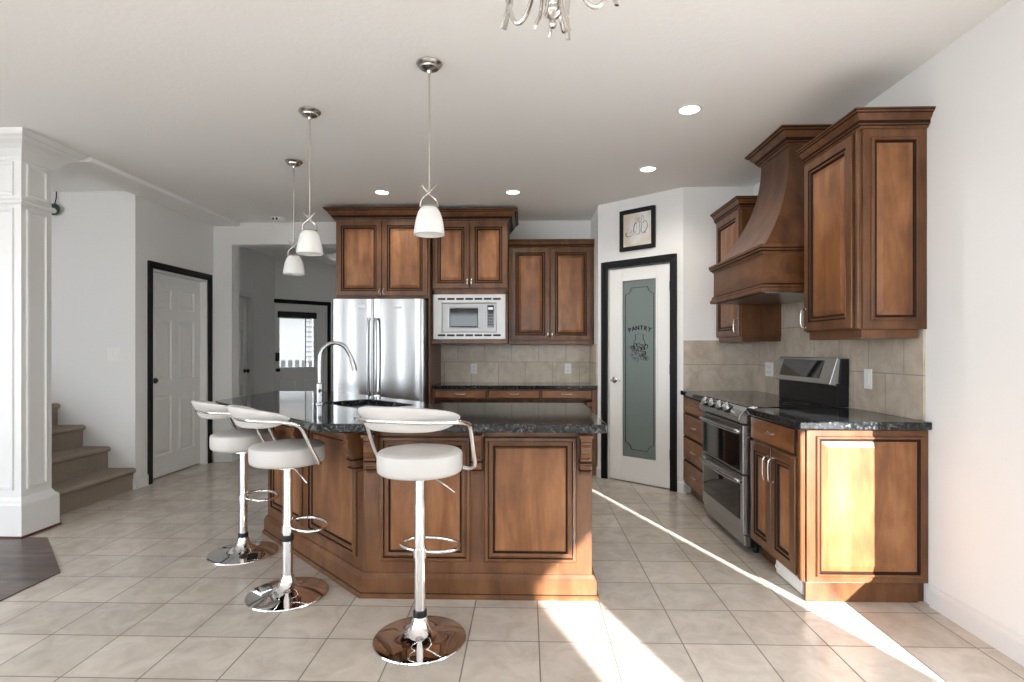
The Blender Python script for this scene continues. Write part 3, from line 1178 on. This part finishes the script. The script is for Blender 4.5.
# near base cabinet, y 2.83 .. 3.465
Y0, Y1 = 2.835, 3.465
w = Y1 - Y0
D = XR - RXF - .001
bc = thing('stove_side_base_cabinet', 'stained wood base cabinet with one drawer and two doors, right of the stove', 'cabinet', (RXF, Y1, 0), -PI / 2)
mb = MB()
mb.box(0, w, 0, D, .10, .879)
mb.box(0, w - .02, .06, D, 0, .10)
mb.box(w - .02, w - .004, .012, D - .04, 0, .10)
mb.build('cabinet_body', 'wood', bc, .002)
mb = MB()
mb.lathe([(.012, .105), (.012, .875)], (w - .012, -.004, 0), 10)
mb.lathe([(.009, .105), (.009, .875)], (w - .034, -.003, 0), 10)
mb.build('corner_bead', 'wood', bc)
cab_drawer(bc, .012, w - .055, .735, .872, 0, .075)
xm = (w - .055 + .012) / 2
cab_door(bc, .012, xm - .002, .115, .722, 0, xm - .035, .60, .13)
cab_door(bc, xm + .002, w - .055, .115, .722, 0, xm + .035, .60, .13)
mb = MB().rings(.07, D - .03, .15, .80, 0, [(0, 0, 0), (0, .003, 1), (.006, .005, 0), (.012, .005, 0), (.018, .0015, 1), (.026, .0015, 1), (.05, .008, 0)])
mb2 = MB().box(0.01, D, -.012, 0, .105, .875)
ep = mb2.build('end_board', 'wood', bc, .002, loc=(w, 0, 0), rot=PI / 2)
EPR = [(0, 0, 1), (0, .004, 1), (.004, .010, 0), (.014, .010, 0), (.020, .002, 1), (.028, .002, 1), (.056, .009, 2)]
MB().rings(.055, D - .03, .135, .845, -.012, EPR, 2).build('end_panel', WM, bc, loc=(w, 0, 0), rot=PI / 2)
# far base cabinet with drawers
Y0, Y1 = 4.285, 4.956
w = Y1 - Y0
fb = thing('drawer_base_cabinet', 'stained wood base cabinet with a stack of drawers between the stove and the pantry', 'cabinet', (RXF, Y1, 0), -PI / 2)
mb = MB()
mb.box(0, w, 0, D, .10, .879)
mb.box(0, w, .06, D, 0, .10)
mb.build('cabinet_body', 'wood', fb, .002)
for z0, z1 in ((.735, .872), (.53, .725), (.325, .52), (.12, .315)):
    cab_drawer(fb, .03, w - .012, z0, z1, 0, .09)
# counters
mb = MB().prism([(1.365, 2.795), (XR - .001, 2.795), (XR - .001, 3.468), (1.365, 3.468)], .88, .92)
tag(mb.build('stove_side_countertop', 'granite', None, .006), 'sunlit black granite countertop right of the stove', 'countertop')
mb = MB().prism([(1.37, 4.285), (XR - .001, 4.285), (XR - .001, 4.956), (1.37, 4.956)], .88, .92)
tag(mb.build('pantry_side_countertop', 'granite', None, .006), 'black granite countertop between the stove and the pantry wall', 'countertop')
vt = thing('floor_register', 'loose white vent cover leaning at the toe of the base cabinet right of the stove', 'vent cover', (1.432, 3.055, 0), -PI / 2)
mb = MB()
mb.box(-.15, .15, 0, .012, .004, .075)
mb.build('vent_cover', 'plate', vt, .003)
MB().box(-.15, -.11, -.006, .0, .03, .05).build('damper_tab', 'plate', vt, .002)

# near upper cabinet, y 2.835 .. 3.385
UXF = 1.695
Y0, Y1 = 2.845, 3.385
w = Y1 - Y0
D = XR - UXF - .001
up = thing('panelled_upper_cabinet', 'large stained wood wall cabinet with panelled end, nearest on the right wall', 'cabinet', (UXF, Y1, 0), -PI / 2)
mb = MB()
mb.box(0, w, 0, D, 1.385, 2.41)
mb.box(.012, w - .012, .012, D - .03, 1.34, 1.385)
mb.build('cabinet_body', 'wood', up, .002)
cab_door(up, .006, w - .045, 1.392, 2.395, 0, .03, 1.47, .11)
mb = MB()
mb.lathe([(.010, 1.39), (.010, 2.40)], (w - .010, -.004, 0), 10)
mb.lathe([(.007, 1.39), (.007, 2.40)], (w - .028, -.002, 0), 10)
mb.build('corner_bead', 'wood', up)
MB().box(.006, D, -.012, 0, 1.385, 2.41).build('end_board', 'wood', up, .002, loc=(w, 0, 0), rot=PI / 2)
MB().rings(.045, D - .045, 1.43, 2.355, -.012, EPR, 2).build('end_panel', WM, up, loc=(w, 0, 0), rot=PI / 2)
pc, mc = crown_prof(2.40, .085, .06)
MB().sweep(pc, [(0, -.002), (w + .012, -.002), (w + .012, D)], 0, mc).build('crown_moulding', WM, up)
# far upper cabinet
Y0, Y1 = 4.40, 4.955
w = Y1 - Y0
uf = thing('pantry_side_upper_cabinet', 'small stained wood wall cabinet left of the range hood beside the pantry wall', 'cabinet', (UXF, Y1, 0), -PI / 2)
mb = MB()
mb.box(0, w, 0, D, 1.385, 2.41)
mb.box(.012, w - .006, .010, D, 1.35, 1.385)
mb.build('cabinet_body', 'wood', uf, .002)
cab_door(uf, .03, w - .012, 1.392, 2.395, 0, w - .035, 1.47, .11)
MB().sweep(pc, [(0, -.002), (w, -.002), (w, D)], 0, mc).build('crown_moulding', WM, uf)

# range hood: flared chimney on a moulded apron (local x runs towards the viewer)
HC = 3.905
hd = thing('range_hood', 'stained wood range hood with a curved chimney above the stove', 'range hood', (XR - .001, HC, 0), -PI / 2)
loops = []
for i in range(15):
    t_ = i / 14
    z = 1.93 + (2.66 - 1.93) * t_
    f_ = (1 - t_) ** 2.3
    hw = .218 + (.44 - .218) * f_
    dp = .285 + (.545 - .285) * f_
    loops.append([(-hw, -dp), (hw, -dp), (hw, 0), (-hw, 0), z])
mb = MB()
for i in range(14):
    a, b = loops[i], loops[i + 1]
    for j in range(4):
        k = (j + 1) % 4
        mb.add([(*a[j], a[4]), (*a[k], a[4]), (*b[k], b[4]), (*b[j], b[4])], [(0, 1, 2, 3)], 0, False)
ch = mb.build('chimney', 'hoodwood', hd)
# smooth along the curve only
for p_ in ch.data.polygons:
    p_.use_smooth = True
mb = MB()
mb.box(-.452, .452, -.555, 0, 1.665, 1.885)
mb.build('apron', 'wood_h', hd, .002)
U_ = lambda o_: [(-.452 - 0, 0), (-.452, -.555), (.452, -.555), (.452, 0)]
MB().sweep([(0, 1.88), (.006, 1.88), (.012, 1.892), (.024, 1.898), (.024, 1.908), (.03, 1.915), (.03, 1.932), (.0, 1.938), (-.02, 1.938)], U_(0), 0, [0, 0, 1, 0, 1, 0, 0, 0, 0]).build('apron_top_moulding', WM, hd)
MB().sweep([(0, 1.64), (.018, 1.64), (.022, 1.65), (.022, 1.665), (.012, 1.672), (.012, 1.685), (.005, 1.695), (0, 1.695)], U_(0), 0, [0, 0, 0, 1, 0, 1, 0, 0]).build('apron_bottom_moulding', WM, hd)
MB().box(-.44, .44, -.54, -.01, 1.635, 1.664).build('filter_tray', 'steel_d', hd)
ph, mh = crown_prof(2.635, .10, .085)
MB().sweep(ph, [(-.22, 0), (-.22, -.288), (.22, -.288), (.22, 0)], 0, mh).build('crown_moulding', WM, hd)
MB().box(-.22, .22, -.288, 0, 2.635, 2.735).build('crown_core', 'wood', hd)

# range
RX = 1.35
rg = thing('stove', 'stainless double oven range with black glass between the base cabinets', 'stove', (RX, 3.876, 0), -PI / 2)
hw = .398
dp = XR - .012 - RX - .003
mb = MB()
mb.box(-hw, hw, .045, dp, .045, .905)
mb.build('range_body', 'blackpl', rg, .003)
mb = MB()
mb.box(-hw + .002, hw - .002, .03, dp - .07, .905, .925)
mb.build('cooktop', 'blackgl', rg, .003)
mb = MB()                                       # sloping knob panel with rounded nose
prof = [(.09, .926), (.06, .928), (.035, .922), (.0, .895), (-.022, .865), (-.026, .845), (-.018, .825), (.0, .818), (.09, .818)]
mb.extrude_x(prof, -hw, hw)
cp = mb.build('control_panel', 'steel_s', rg, .002)
for x_ in (-.27, -.13, .03, .17):
    nrm = Vector((0, -.62, .78)).normalized()
    c0 = Vector((x_, -.006, .886))
    uu = Vector((1, 0, 0))
    vv = nrm.cross(uu)
    mb = MB()
    for prof_, mi in (([(.034, 0), (.034, .008), (.028, .010)], 1), ([(.026, .009), (.025, .034), (.020, .038)], 0)):
        mb.loft([[tuple(c0 + nrm * d_ + uu * (rr_ * math.cos(2 * PI * i / 18)) + vv * (rr_ * math.sin(2 * PI * i / 18))) for i in range(18)] for rr_, d_ in prof_], mi)
    a = c0 + nrm * .038
    mb.loft([[tuple(a + uu * (sx * .006) + vv * (sy * .022) + nrm * h_) for sx, sy in ((-1, -1), (1, -1), (1, 1), (-1, 1))] for h_ in (0, .008)], 0, False)
    mb.build('knob', ['steel_s', 'blackpl'], cp)


def oven_door(z0, z1, glass0, glass1, hz):
    d_ = MB().box(-hw + .003, hw - .003, .0, .044, z0, z1).build('oven_door', 'steel_s', rg, .004)
    MB().box(-hw + .035, hw - .05, -.004, .0, glass0, glass1).build('oven_glass', 'blackgl', d_, .002)
    mbx = MB().tube([(-hw + .03, -.002, hz - .004), (-hw + .045, -.022, hz), (-.2, -.036, hz), (0, -.040, hz), (.2, -.036, hz), (hw - .06, -.022, hz), (hw - .045, -.002, hz - .004)], .015, 12, sub=6)
    mbx.build('oven_handle', 'steel_s', d_)
    return d_


oven_door(.500, .808, .515, .745, .765)
oven_door(.120, .490, .205, .425, .452)
MB().box(-hw + .003, hw - .003, .012, .05, .05, .114).build('kick_panel', 'steel_s', rg, .003)
for sx in (-1, 1):
    for yy in (.10, dp - .10):
        MB().lathe([(.018, 0), (.018, .05)], (sx * (hw - .05), yy, 0), 12).build('foot', 'blackpl', rg)
mb = MB()                                       # back guard: black riser with leaning steel console
mb.box(-hw + .004, hw - .004, dp - .075, dp, .925, 1.07)
mb.extrude_x([(dp - .06, 1.05), (dp, 1.05), (dp, 1.225), (dp - .045, 1.225)], -hw + .002, hw - .002)
bgd = mb.build('back_guard', 'blackpl', rg, .003)
mb = MB()
mb.extrude_x([(dp - .118, 1.062), (dp - .062, 1.046), (dp - .045, 1.228), (dp - .066, 1.232)], -hw, hw - .012)
con = mb.build('console', 'steel_s', bgd, .004)


def on_console(x, f_, out):
    a, b = Vector((0, dp - .118, 1.062)), Vector((0, dp - .066, 1.232))
    q_ = a.lerp(b, f_) + Vector((0, -.956, .292)) * out
    return (x, q_.y, q_.z)


mb = MB()
lo_ = [on_console(-.31, .2, .0), on_console(.245, .2, 0), on_console(.245, .88, 0), on_console(-.31, .88, 0)]
hi_ = [on_console(-.31, .2, .003), on_console(.245, .2, .003), on_console(.245, .88, .003), on_console(-.31, .88, .003)]
mb.loft([lo_, hi_], 0, False)
mb.build('display', 'blackgl', bgd)
for cx_, cy_, r_ in ((-.2, .18, .09), (.2, .18, .11), (-.2, .42, .075), (.2, .42, .075)):
    MB().tube([(cx_ + r_ * math.cos(2 * PI * i / 28), cy_, .9256) if False else (cx_ + r_ * math.cos(2 * PI * i / 28), cy_ + r_ * math.sin(2 * PI * i / 28), .9252) for i in range(28)], .0012, 4, closed=True, flat=.4).build('burner_ring', 'steel_d', rg)

# ------------------------------------------------------------------ island
IF = 2.845                                # front panel plane
isl = thing('kitchen_island', 'large angled stained wood kitchen island with raised panels and corbels', 'kitchen island', (0, 0, 0))
ICX, IRX = -.85, .335                     # front corner and right end
IA = (-1.82, IF + (ICX + 1.82))           # far end of the angled side
body = [IA, (ICX, IF), (IRX, IF), (IRX, 3.61), (-.67, 3.61), (-1.665, 4.60), (-1.82, 4.60)]
mb = MB().prism(body, 0, .889, 0, top=False)
mb.build('island_body', 'wood', isl, .003)
BP = [(0, 0), (.034, 0), (.034, .014), (.026, .022), (.022, .026), (.022, .098), (.016, .106), (.006, .122), (0, .122)]
bm_ = [0, 0, 0, 1, 0, 0, 0, 0, 0]
MB().sweep(BP, [(-1.82, 4.60), IA, (ICX, IF), (IRX, IF), (IRX, 3.61)], 0, bm_).build('base_moulding', WM, isl)
MB().sweep([(0, .855), (.012, .855), (.012, .888), (0, .888)], [(-1.82, 4.60), IA, (ICX, IF), (IRX, IF), (IRX, 3.61)]).build('top_rail', 'wood_h', isl)
for x0, x1 in ((-.765, -.292), (-.222, .255)):
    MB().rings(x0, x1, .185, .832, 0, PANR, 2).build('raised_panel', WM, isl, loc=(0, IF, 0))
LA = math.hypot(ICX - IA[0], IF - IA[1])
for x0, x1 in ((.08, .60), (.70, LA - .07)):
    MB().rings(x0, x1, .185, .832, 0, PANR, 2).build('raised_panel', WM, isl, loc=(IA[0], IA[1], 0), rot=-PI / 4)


def corbel(x, loc, rot):
    """scrolled bracket under the overhang: profile of (out, z) extruded sideways"""
    pr = [(0, .855), (-.10, .855), (-.10, .822), (-.088, .816), (-.088, .806), (-.094, .79), (-.092, .765), (-.078, .74), (-.062, .728), (-.062, .716), (-.054, .71), (-.052, .70),
          (-.058, .69), (-.052, .678), (-.052, .668), (-.040, .652), (-.02, .645), (0, .645)]
    mbx = MB().extrude_x(pr, x - .026, x + .026)
    mbx.box(x - .034, x + .034, -.108, 0, .836, .8552)
    mbx.box(x - .031, x + .031, -.066, 0, .706, .716, 1)
    mbx.box(x - .031, x + .031, -.060, 0, .664, .672, 1)
    return mbx.build('corbel', WM, isl, .003, loc=loc, rot=rot)


for x_ in (-.80, -.257, .295):
    corbel(x_, (0, IF, 0), 0)
for x_ in (.04, .65, LA - .035):
    corbel(x_, (IA[0], IA[1], 0), -PI / 4)

SKC, SKU = Vector((-1.04, 3.56)), Vector((1, -1)).normalized()
SKV = Vector((1, 1)).normalized()


def sk(a, b):
    q_ = SKC + SKU * a + SKV * b
    return (q_.x, q_.y)


def rrect(hw_, hd_, r_, n_=4):
    out = []
    for cx_, cy_, a0 in ((hw_ - r_, hd_ - r_, 0), (-hw_ + r_, hd_ - r_, 90), (-hw_ + r_, -hd_ + r_, 180), (hw_ - r_, -hd_ + r_, 270)):
        for i in range(n_ + 1):
            a = R(a0 + 90 * i / n_)
            out.append((cx_ + r_ * math.cos(a), cy_ + r_ * math.sin(a)))
    return out


hole = [sk(a, b) for a, b in rrect(.30, .19, .05)]
top = [(-1.0, 2.585), (.376, 2.585), (.376, 3.65), (-.65, 3.65), (-1.64, 4.64), (-2.15, 4.64), (-2.15, 3.735)]
mb = MB().prism_hole(top, hole, .89, .93)
tag(mb.build('island_countertop', 'granite', None, .005), 'large polished black granite island top with a sink cutout', 'countertop')
skn = thing('sink', 'stainless undermount sink set into the island top', 'sink', (SKC.x, SKC.y, .889), -PI / 4)
mb = MB()
o_, i_ = rrect(.315, .205, .06), rrect(.302, .192, .05)
b_ = rrect(.27, .165, .06)
L = lambda pts_, z: [(x, y, z) for x, y in pts_]
mb.loft([L(o_, -.001), L(i_, -.001), L(i_, -.03), L(b_, -.185)], 0, True, False)
mb.add(L(b_, -.185), [tuple(range(len(b_)))])
mb.build('basin', 'steel', skn)
MB().lathe([(.045, -.184), (.04, -.181), (.03, -.183)], (0, 0, 0), 20).build('drain', 'steel_d', skn)

FX, FYY = -1.345, 3.535
fa = thing('faucet', 'tall brushed gooseneck pull down faucet on the island by the sink', 'faucet', (FX, FYY, .93), R(20))
MB().lathe([(.032, 0), (.032, .006), (.026, .010), (.0235, .012), (.0235, .13), (.016, .135)], n=24).build('faucet_body', 'steel_s', fa)
MB().tube([(0, 0, .12), (0, 0, .28), (.012, 0, .345), (.055, 0, .388), (.105, 0, .395), (.155, 0, .372), (.188, 0, .318), (.198, 0, .29)], .0135, 14, sub=8).build('gooseneck', 'steel_s', fa)
MB().tube([(.196, 0, .296), (.212, 0, .245), (.218, 0, .212)], [.0165, .0175, .018], 14).build('spray_head', 'steel_s', fa)
MB().tube([(0, -.02, .085), (.0, -.05, .095), (.01, -.10, .105)], [.011, .008, .006], 10).build('lever', 'steel_s', fa)


# ------------------------------------------------------------------ bar stools
def make_stool(zs, collar, fz, label, loc, rot):
    """zs = height of the seat top; the stool faces local +y"""
    t_ = thing('bar_stool', label, 'bar stool', loc, rot, 'white swivel bar stools around the island')
    MB().lathe([(.203, 0), (.205, .004), (.203, .009), (.185, .014), (.13, .022), (.08, .034), (.052, .052), (.038, .075), (.031, .10), (.030, .105)], n=48).build('base', 'chrome', t_)
    zb = zs - .100
    MB().lathe([(.0262, .10), (.0262, collar)], n=24).build('lower_tube', 'chrome', t_)
    MB().lathe([(.029, collar - .002), (.030, collar + .003), (.030, collar + .025), (.028, collar + .028)], n=24).build('collar', 'blackpl', t_)
    MB().lathe([(.0245, collar + .026), (.0245, zb - .03), (.055, zb - .028), (.055, zb - .012), (.10, zb - .01), (.10, zb + .001)], n=24).build('column', 'chrome', t_)
    z = fz
    mb = MB()
    mb.tube([(-.018, .018, z), (-.075, .03, z), (-.128, .065, z), (-.135, .12, z), (-.10, .175, z), (0, .198, z), (.10, .175, z), (.135, .12, z), (.128, .065, z), (.075, .03, z), (.018, .018, z)], .0085, 10, sub=5)
    mb.lathe([(.03, z - .02), (.03, z + .02)], n=20)
    mb.build('footrest', 'chrome', t_)
    MB().lathe([(.10, zb), (.172, zb), (.183, zb + .008), (.187, zb + .020), (.187, zb + .078), (.184, zb + .088), (.174, zb + .095), (.15, zb + .099), (.0, zb + .100)], n=48).build('seat', 'leather', t_)
    MB().tube([(.03, .0, zb - .02), (.07, .015, zb - .03), (.15, .04, zb - .09)], .0045, 8).build('lever', 'chrome', t_)
    # one bent tube: seat side, up the arm, round the back, down again
    zr = zs + .150
    half = [(.172, .085, zb + .012), (.205, .085, zb + .010), (.236, .060, zb + .032), (.245, .02, zb + .10), (.250, -.025, zr - .055), (.252, -.055, zr - .026), (.250, -.095, zr - .014), (.228, -.15, zr - .004), (.172, -.215, zr), (.09, -.25, zr + .002)]
    pts = half + [(0, -.262, zr + .004)] + [(-x, y, q_) for x, y, q_ in half[::-1]]
    MB().tube(pts, .0095, 12, sub=5).build('arm_frame', 'chrome', t_)
    # curved back pad, deepest in the middle, leaning outwards
    loops = []
    n_ = 26
    for i in range(n_ + 1):
        f_ = -1 + 2 * i / n_
        a = f_ * R(72)
        hu = .054 * (1 - abs(f_) ** 2.2) ** .8 + .006
        hl = .046 * (1 - abs(f_) ** 5) + .004
        th = .020 * (1 - abs(f_) ** 6) + .004
        rc, ry = .232, .240
        cx_, cy_ = rc * math.sin(a), -ry * math.cos(a)
        nx_, ny_ = math.sin(a), -math.cos(a)
        sec = []
        for k in range(16):
            b = 2 * PI * k / 16
            vz = math.sin(b)
            vr = math.cos(b)
            vz = math.copysign(abs(vz) ** .7, vz)
            vr = math.copysign(abs(vr) ** .7, vr)
            zz = vz * (hu if vz > 0 else hl)
            rr_ = vr * th + (zz * .62 if zz > 0 else zz * .25) - .004
            sec.append((cx_ + nx_ * rr_, cy_ + ny_ * rr_, zr + .004 + zz))
        loops.append(sec)
    MB().loft(loops).build('back_pad', 'leather', t_)
    return t_


make_stool(.842, .105, .385, 'white swivel bar stool in front of the island, nearest and rightmost', (-.473, 2.42, 0), R(-15))
make_stool(.792, .285, .345, 'white swivel bar stool with high black collar, middle one at the angled island side', (-1.254, 2.85, 0), R(-45))
make_stool(.765, .105, .345, 'white swivel bar stool farthest back, nearest the hall opening', (-1.785, 3.415, 0), R(-45))


# ------------------------------------------------------------------ lamps
def pendant(label, x, y):
    o = thing('pendant_light', label, 'pendant lamp', (x, y, 0), 0, 'pendant lamps over the island')
    MB().lathe([(.0, CH - .001), (.064, CH - .001), (.066, CH - .008), (.060, CH - .016), (.048, CH - .022), (.046, CH - .03), (.03, CH - .038), (.012, CH - .042), (.008, CH - .055), (.0, CH - .055)][::-1], n=32, cap=False).build('canopy', 'nickel', o)
    MB().lathe([(.005, 2.09), (.005, CH - .05)], n=12).build('rod', 'nickel', o)
    mb = MB()
    mb.lathe([(.012, 2.075), (.010, 2.10), (.006, 2.12)], n=14)
    for s_ in (-1, 1):
        mb.tube([(s_ * .045, 0, 2.008), (s_ * .035, s_ * .012, 2.045), (0, s_ * .014, 2.075), (-s_ * .026, s_ * .006, 2.105), (-s_ * .036, 0, 2.118)], .0052, 8, sub=5)
    mb.lathe([(.045, 2.004), (.042, 2.012), (.012, 2.018)], n=24)
    mb.build('loop_holder', 'nickel', o)
    # bell shaped opal shade, open below
    pr = [(.030, 2.012), (.042, 2.003), (.055, 1.982), (.066, 1.950), (.073, 1.915), (.077, 1.885), (.078, 1.866)]
    inn = [(r_ - .004, z) for r_, z in pr[::-1]]
    MB().lathe(pr[::-1] + [], n=36, cap=False).lathe(inn, n=36, cap=False).lathe([(.078, 1.866), (.074, 1.866)], n=36, cap=False).lathe([(.030, 2.012), (.005, 2.0125)], n=36, cap=False).build('glass_shade', 'opal', o)
    MB().lathe([(.0, 1.90), (.018, 1.905), (.026, 1.925), (.022, 1.95), (.013, 1.97), (.013, 2.01)], n=18, cap=False).build('bulb', 'opal', o)
    return o


pendant('opal glass pendant lamp nearest the viewer, hanging before the wall cabinets', -.497, 2.785)
pendant('opal glass pendant lamp in the middle of the three over the island', -1.325, 3.32)
pendant('opal glass pendant lamp farthest back, lowest in view before the hall opening', -1.80, 4.20)


def downlight(label, x, y):
    o = thing('recessed_light', label, 'ceiling light', (x, y, CH), 0, 'recessed ceiling lights')
    MB().lathe([(.072, -.0005), (.074, -.004), (.062, -.007), (.058, -.004), (.058, -.0005)], n=32, cap=False).build('trim_ring', 'plate', o)
    MB().lathe([(.0, -.003), (.058, -.003)], n=32, cap=False).build('lamp_lens', 'lamp', o)
    d = bpy.data.lights.new('downlight_beam', 'SPOT')
    d.energy, d.color, d.spot_size, d.spot_blend, d.shadow_soft_size = 20, (1, .93, .84), R(150), .6, .05
    lo = bpy.data.objects.new('downlight_beam', d)
    C.objects.link(lo)
    lo.parent = o
    lo.location = (0, 0, -.02)


downlight('round recessed ceiling light nearest, left of the right wall cabinets', .985, 3.365)
downlight('round recessed ceiling light above the pantry door picture', .975, 4.46)
downlight('round recessed ceiling light in front of the desk wall cabinet', -.13, 5.08)
downlight('round recessed ceiling light in front of the fridge cabinet', -1.34, 5.05)

# flush light in the hall, detector on the kitchen ceiling
o = thing('flush_ceiling_light', 'white glass semi flush ceiling light in the entry hall', 'ceiling light', (-2.44, 7.2, CH))
MB().lathe([(.0, -.001), (.07, -.001), (.072, -.015), (.03, -.03), (.012, -.035), (.012, -.16), (0, -.16)][::-1], n=28, cap=False).build('canopy', 'steel_d', o)
MB().lathe([(.0, -.30), (.08, -.295), (.15, -.27), (.185, -.235), (.195, -.215)], n=32, cap=False).build('glass_bowl', 'opal', o)
for k in range(3):
    a = k * 2 * PI / 3
    MB().tube([(.012 * math.cos(a), .012 * math.sin(a), -.13), (.08 * math.cos(a), .08 * math.sin(a), -.15), (.185 * math.cos(a), .185 * math.sin(a), -.225)], .006, 8, sub=4).build('bracket', 'steel_d', o)
o = thing('smoke_detector', 'small white smoke detector on the ceiling above the hall opening', 'smoke detector', (-2.75, 6.0, CH))
MB().lathe([(.055, -.035), (.066, -.028), (.07, -.015), (.07, -.0005)], n=28).build('housing', 'plate', o)
MB().box(-.03, -.012, -.072, -.05, -.034, -.014).box(.008, .026, -.072, -.05, -.034, -.014).build('vent', 'blackpl', o)

# chandelier over the dining spot, only its lowest part is in view
chd = thing('chandelier', 'brushed nickel chandelier with curled arms, cut off by the top edge', 'chandelier', (.064, 1.35, .012))
MB().lathe([(.0, CH - .013), (.07, CH - .013), (.07, CH - .022), (.04, CH - .036), (.008, CH - .044), (0, CH - .044)][::-1], n=28, cap=False).build('canopy', 'nickel', chd)
MB().lathe([(.007, 2.30), (.007, CH - .03)], n=12).build('rod', 'nickel', chd)
MB().lathe([(.0, 2.056), (.006, 2.058), (.009, 2.065), (.006, 2.073), (.005, 2.078), (.014, 2.084), (.021, 2.092), (.022, 2.10), (.019, 2.106), (.021, 2.112), (.021, 2.24), (.026, 2.25), (.022, 2.27), (.010, 2.30), (.0, 2.32)], n=28, cap=False).build('centre_column', 'nickel', chd)
for k in range(5):
    a = R(0 + 72 * k)
    ca, sa = math.cos(a), math.sin(a)
    P_ = lambda r_, z: (r_ * ca, r_ * sa, z + .02)
    arm = MB().tube([P_(.018, 2.20), P_(.05, 2.17), P_(.075, 2.11), P_(.10, 2.087), P_(.125, 2.105), P_(.145, 2.17), P_(.19, 2.28), P_(.25, 2.29)], .006, 8, sub=6)
    arm.tube([P_(.128, 2.21), P_(.133, 2.15), P_(.155, 2.09)], .010, 6, flat=.35)
    arm = arm.build('arm', 'nickel', chd)
    MB().lathe([(.03, 2.29), (.034, 2.30), (.012, 2.315), (.012, 2.335)], P_(.25, 0), 18).build('cup', 'nickel', arm)
    MB().lathe([(.03, 2.33), (.05, 2.36), (.062, 2.41), (.065, 2.44)], P_(.25, 0), 24, cap=False).build('glass_shade', 'opal', arm)
    b = R(26 + 72 * k)
    P2 = lambda r_, z: (r_ * math.cos(b), r_ * math.sin(b), z)
    MB().tube([P2(.026, 2.22), P2(.027, 2.14), P2(.031, 2.10), P2(.040, 2.075), P2(.048, 2.062)], .006, 6, sub=4, flat=.3).build('leaf_strip', 'nickel', chd)

# ------------------------------------------------------------------ picture above the pantry door
pc_ = thing('picture_frame', 'black framed calligraphy print on the wall above the pantry door', 'picture', (PA.x, PA.y, 0), PANG)
px0, px1, pz0, pz1 = .262, .640, 2.235, 2.625
mb = MB()
fw_ = .038
for b in ((px0, px0 + fw_, pz0, pz1), (px1 - fw_, px1, pz0, pz1), (px0 + fw_, px1 - fw_, pz0, pz0 + fw_), (px0 + fw_, px1 - fw_, pz1 - fw_, pz1)):
    mb.box(b[0], b[1], -.024, -.001, b[2], b[3])
mb.build('frame', 'black', pc_, .003)
pr_ = MB().box(px0 + fw_, px1 - fw_, -.012, -.003, pz0 + fw_, pz1 - fw_).build('print', 'paper', pc_)
mb = MB()
yy = -.0125
ux, uz = px0 + fw_, pz0 + fw_
pw, phh = px1 - px0 - 2 * fw_, pz1 - pz0 - 2 * fw_
Q = lambda a, b: (ux + a * pw, yy, uz + b * phh)
for pts, r_ in (([(.12, .44), (.10, .36), (.18, .31), (.30, .33), (.40, .40)], .0055), ([(.40, .40), (.38, .52), (.42, .66), (.47, .70), (.48, .60), (.45, .40), (.50, .34)], .0045),
                ([(.50, .34), (.58, .36), (.60, .50), (.57, .68), (.62, .72), (.66, .62), (.64, .44)], .0045), ([(.64, .44), (.70, .36), (.80, .42), (.86, .55), (.84, .66), (.78, .72), (.70, .66)], .0065),
                ([(.50, .72), (.55, .84), (.58, .74)], .0025), ([(.64, .74), (.70, .90), (.72, .76)], .0025), ([(.20, .46), (.26, .42), (.32, .46), (.28, .52)], .0035), ([(.76, .40), (.80, .34)], .006), ([(.16, .52), (.20, .56)], .003)):
    mb.tube([Q(*q_) for q_ in pts], r_, 6, sub=6, flat=.2)
mb.build('calligraphy', 'ink', pr_)

# small green ornament on the stair wall, half hidden by the column
o = thing('wall_ornament', 'small dark green hanging ornament on the stair wall beside the column', 'ornament', (-4.335, 4.955, 2.57))
MB().tube([(0, -.004, .17), (.006, -.012, .11), (0, -.02, .055)], .004, 8, sub=4).build('hanger', 'black', o)
mb = MB()
loops = []
for i in range(9):
    a = -PI / 2 + PI * i / 8
    r_ = max(.002, .055 * math.cos(a))
    loops.append([(r_ * math.cos(2 * PI * k / 18), -.03 + .5 * r_ * math.sin(2 * PI * k / 18), .055 * math.sin(a)) for k in range(18)])
mb.loft(loops)
mb.build('leaf_ball', 'leafgreen', o)
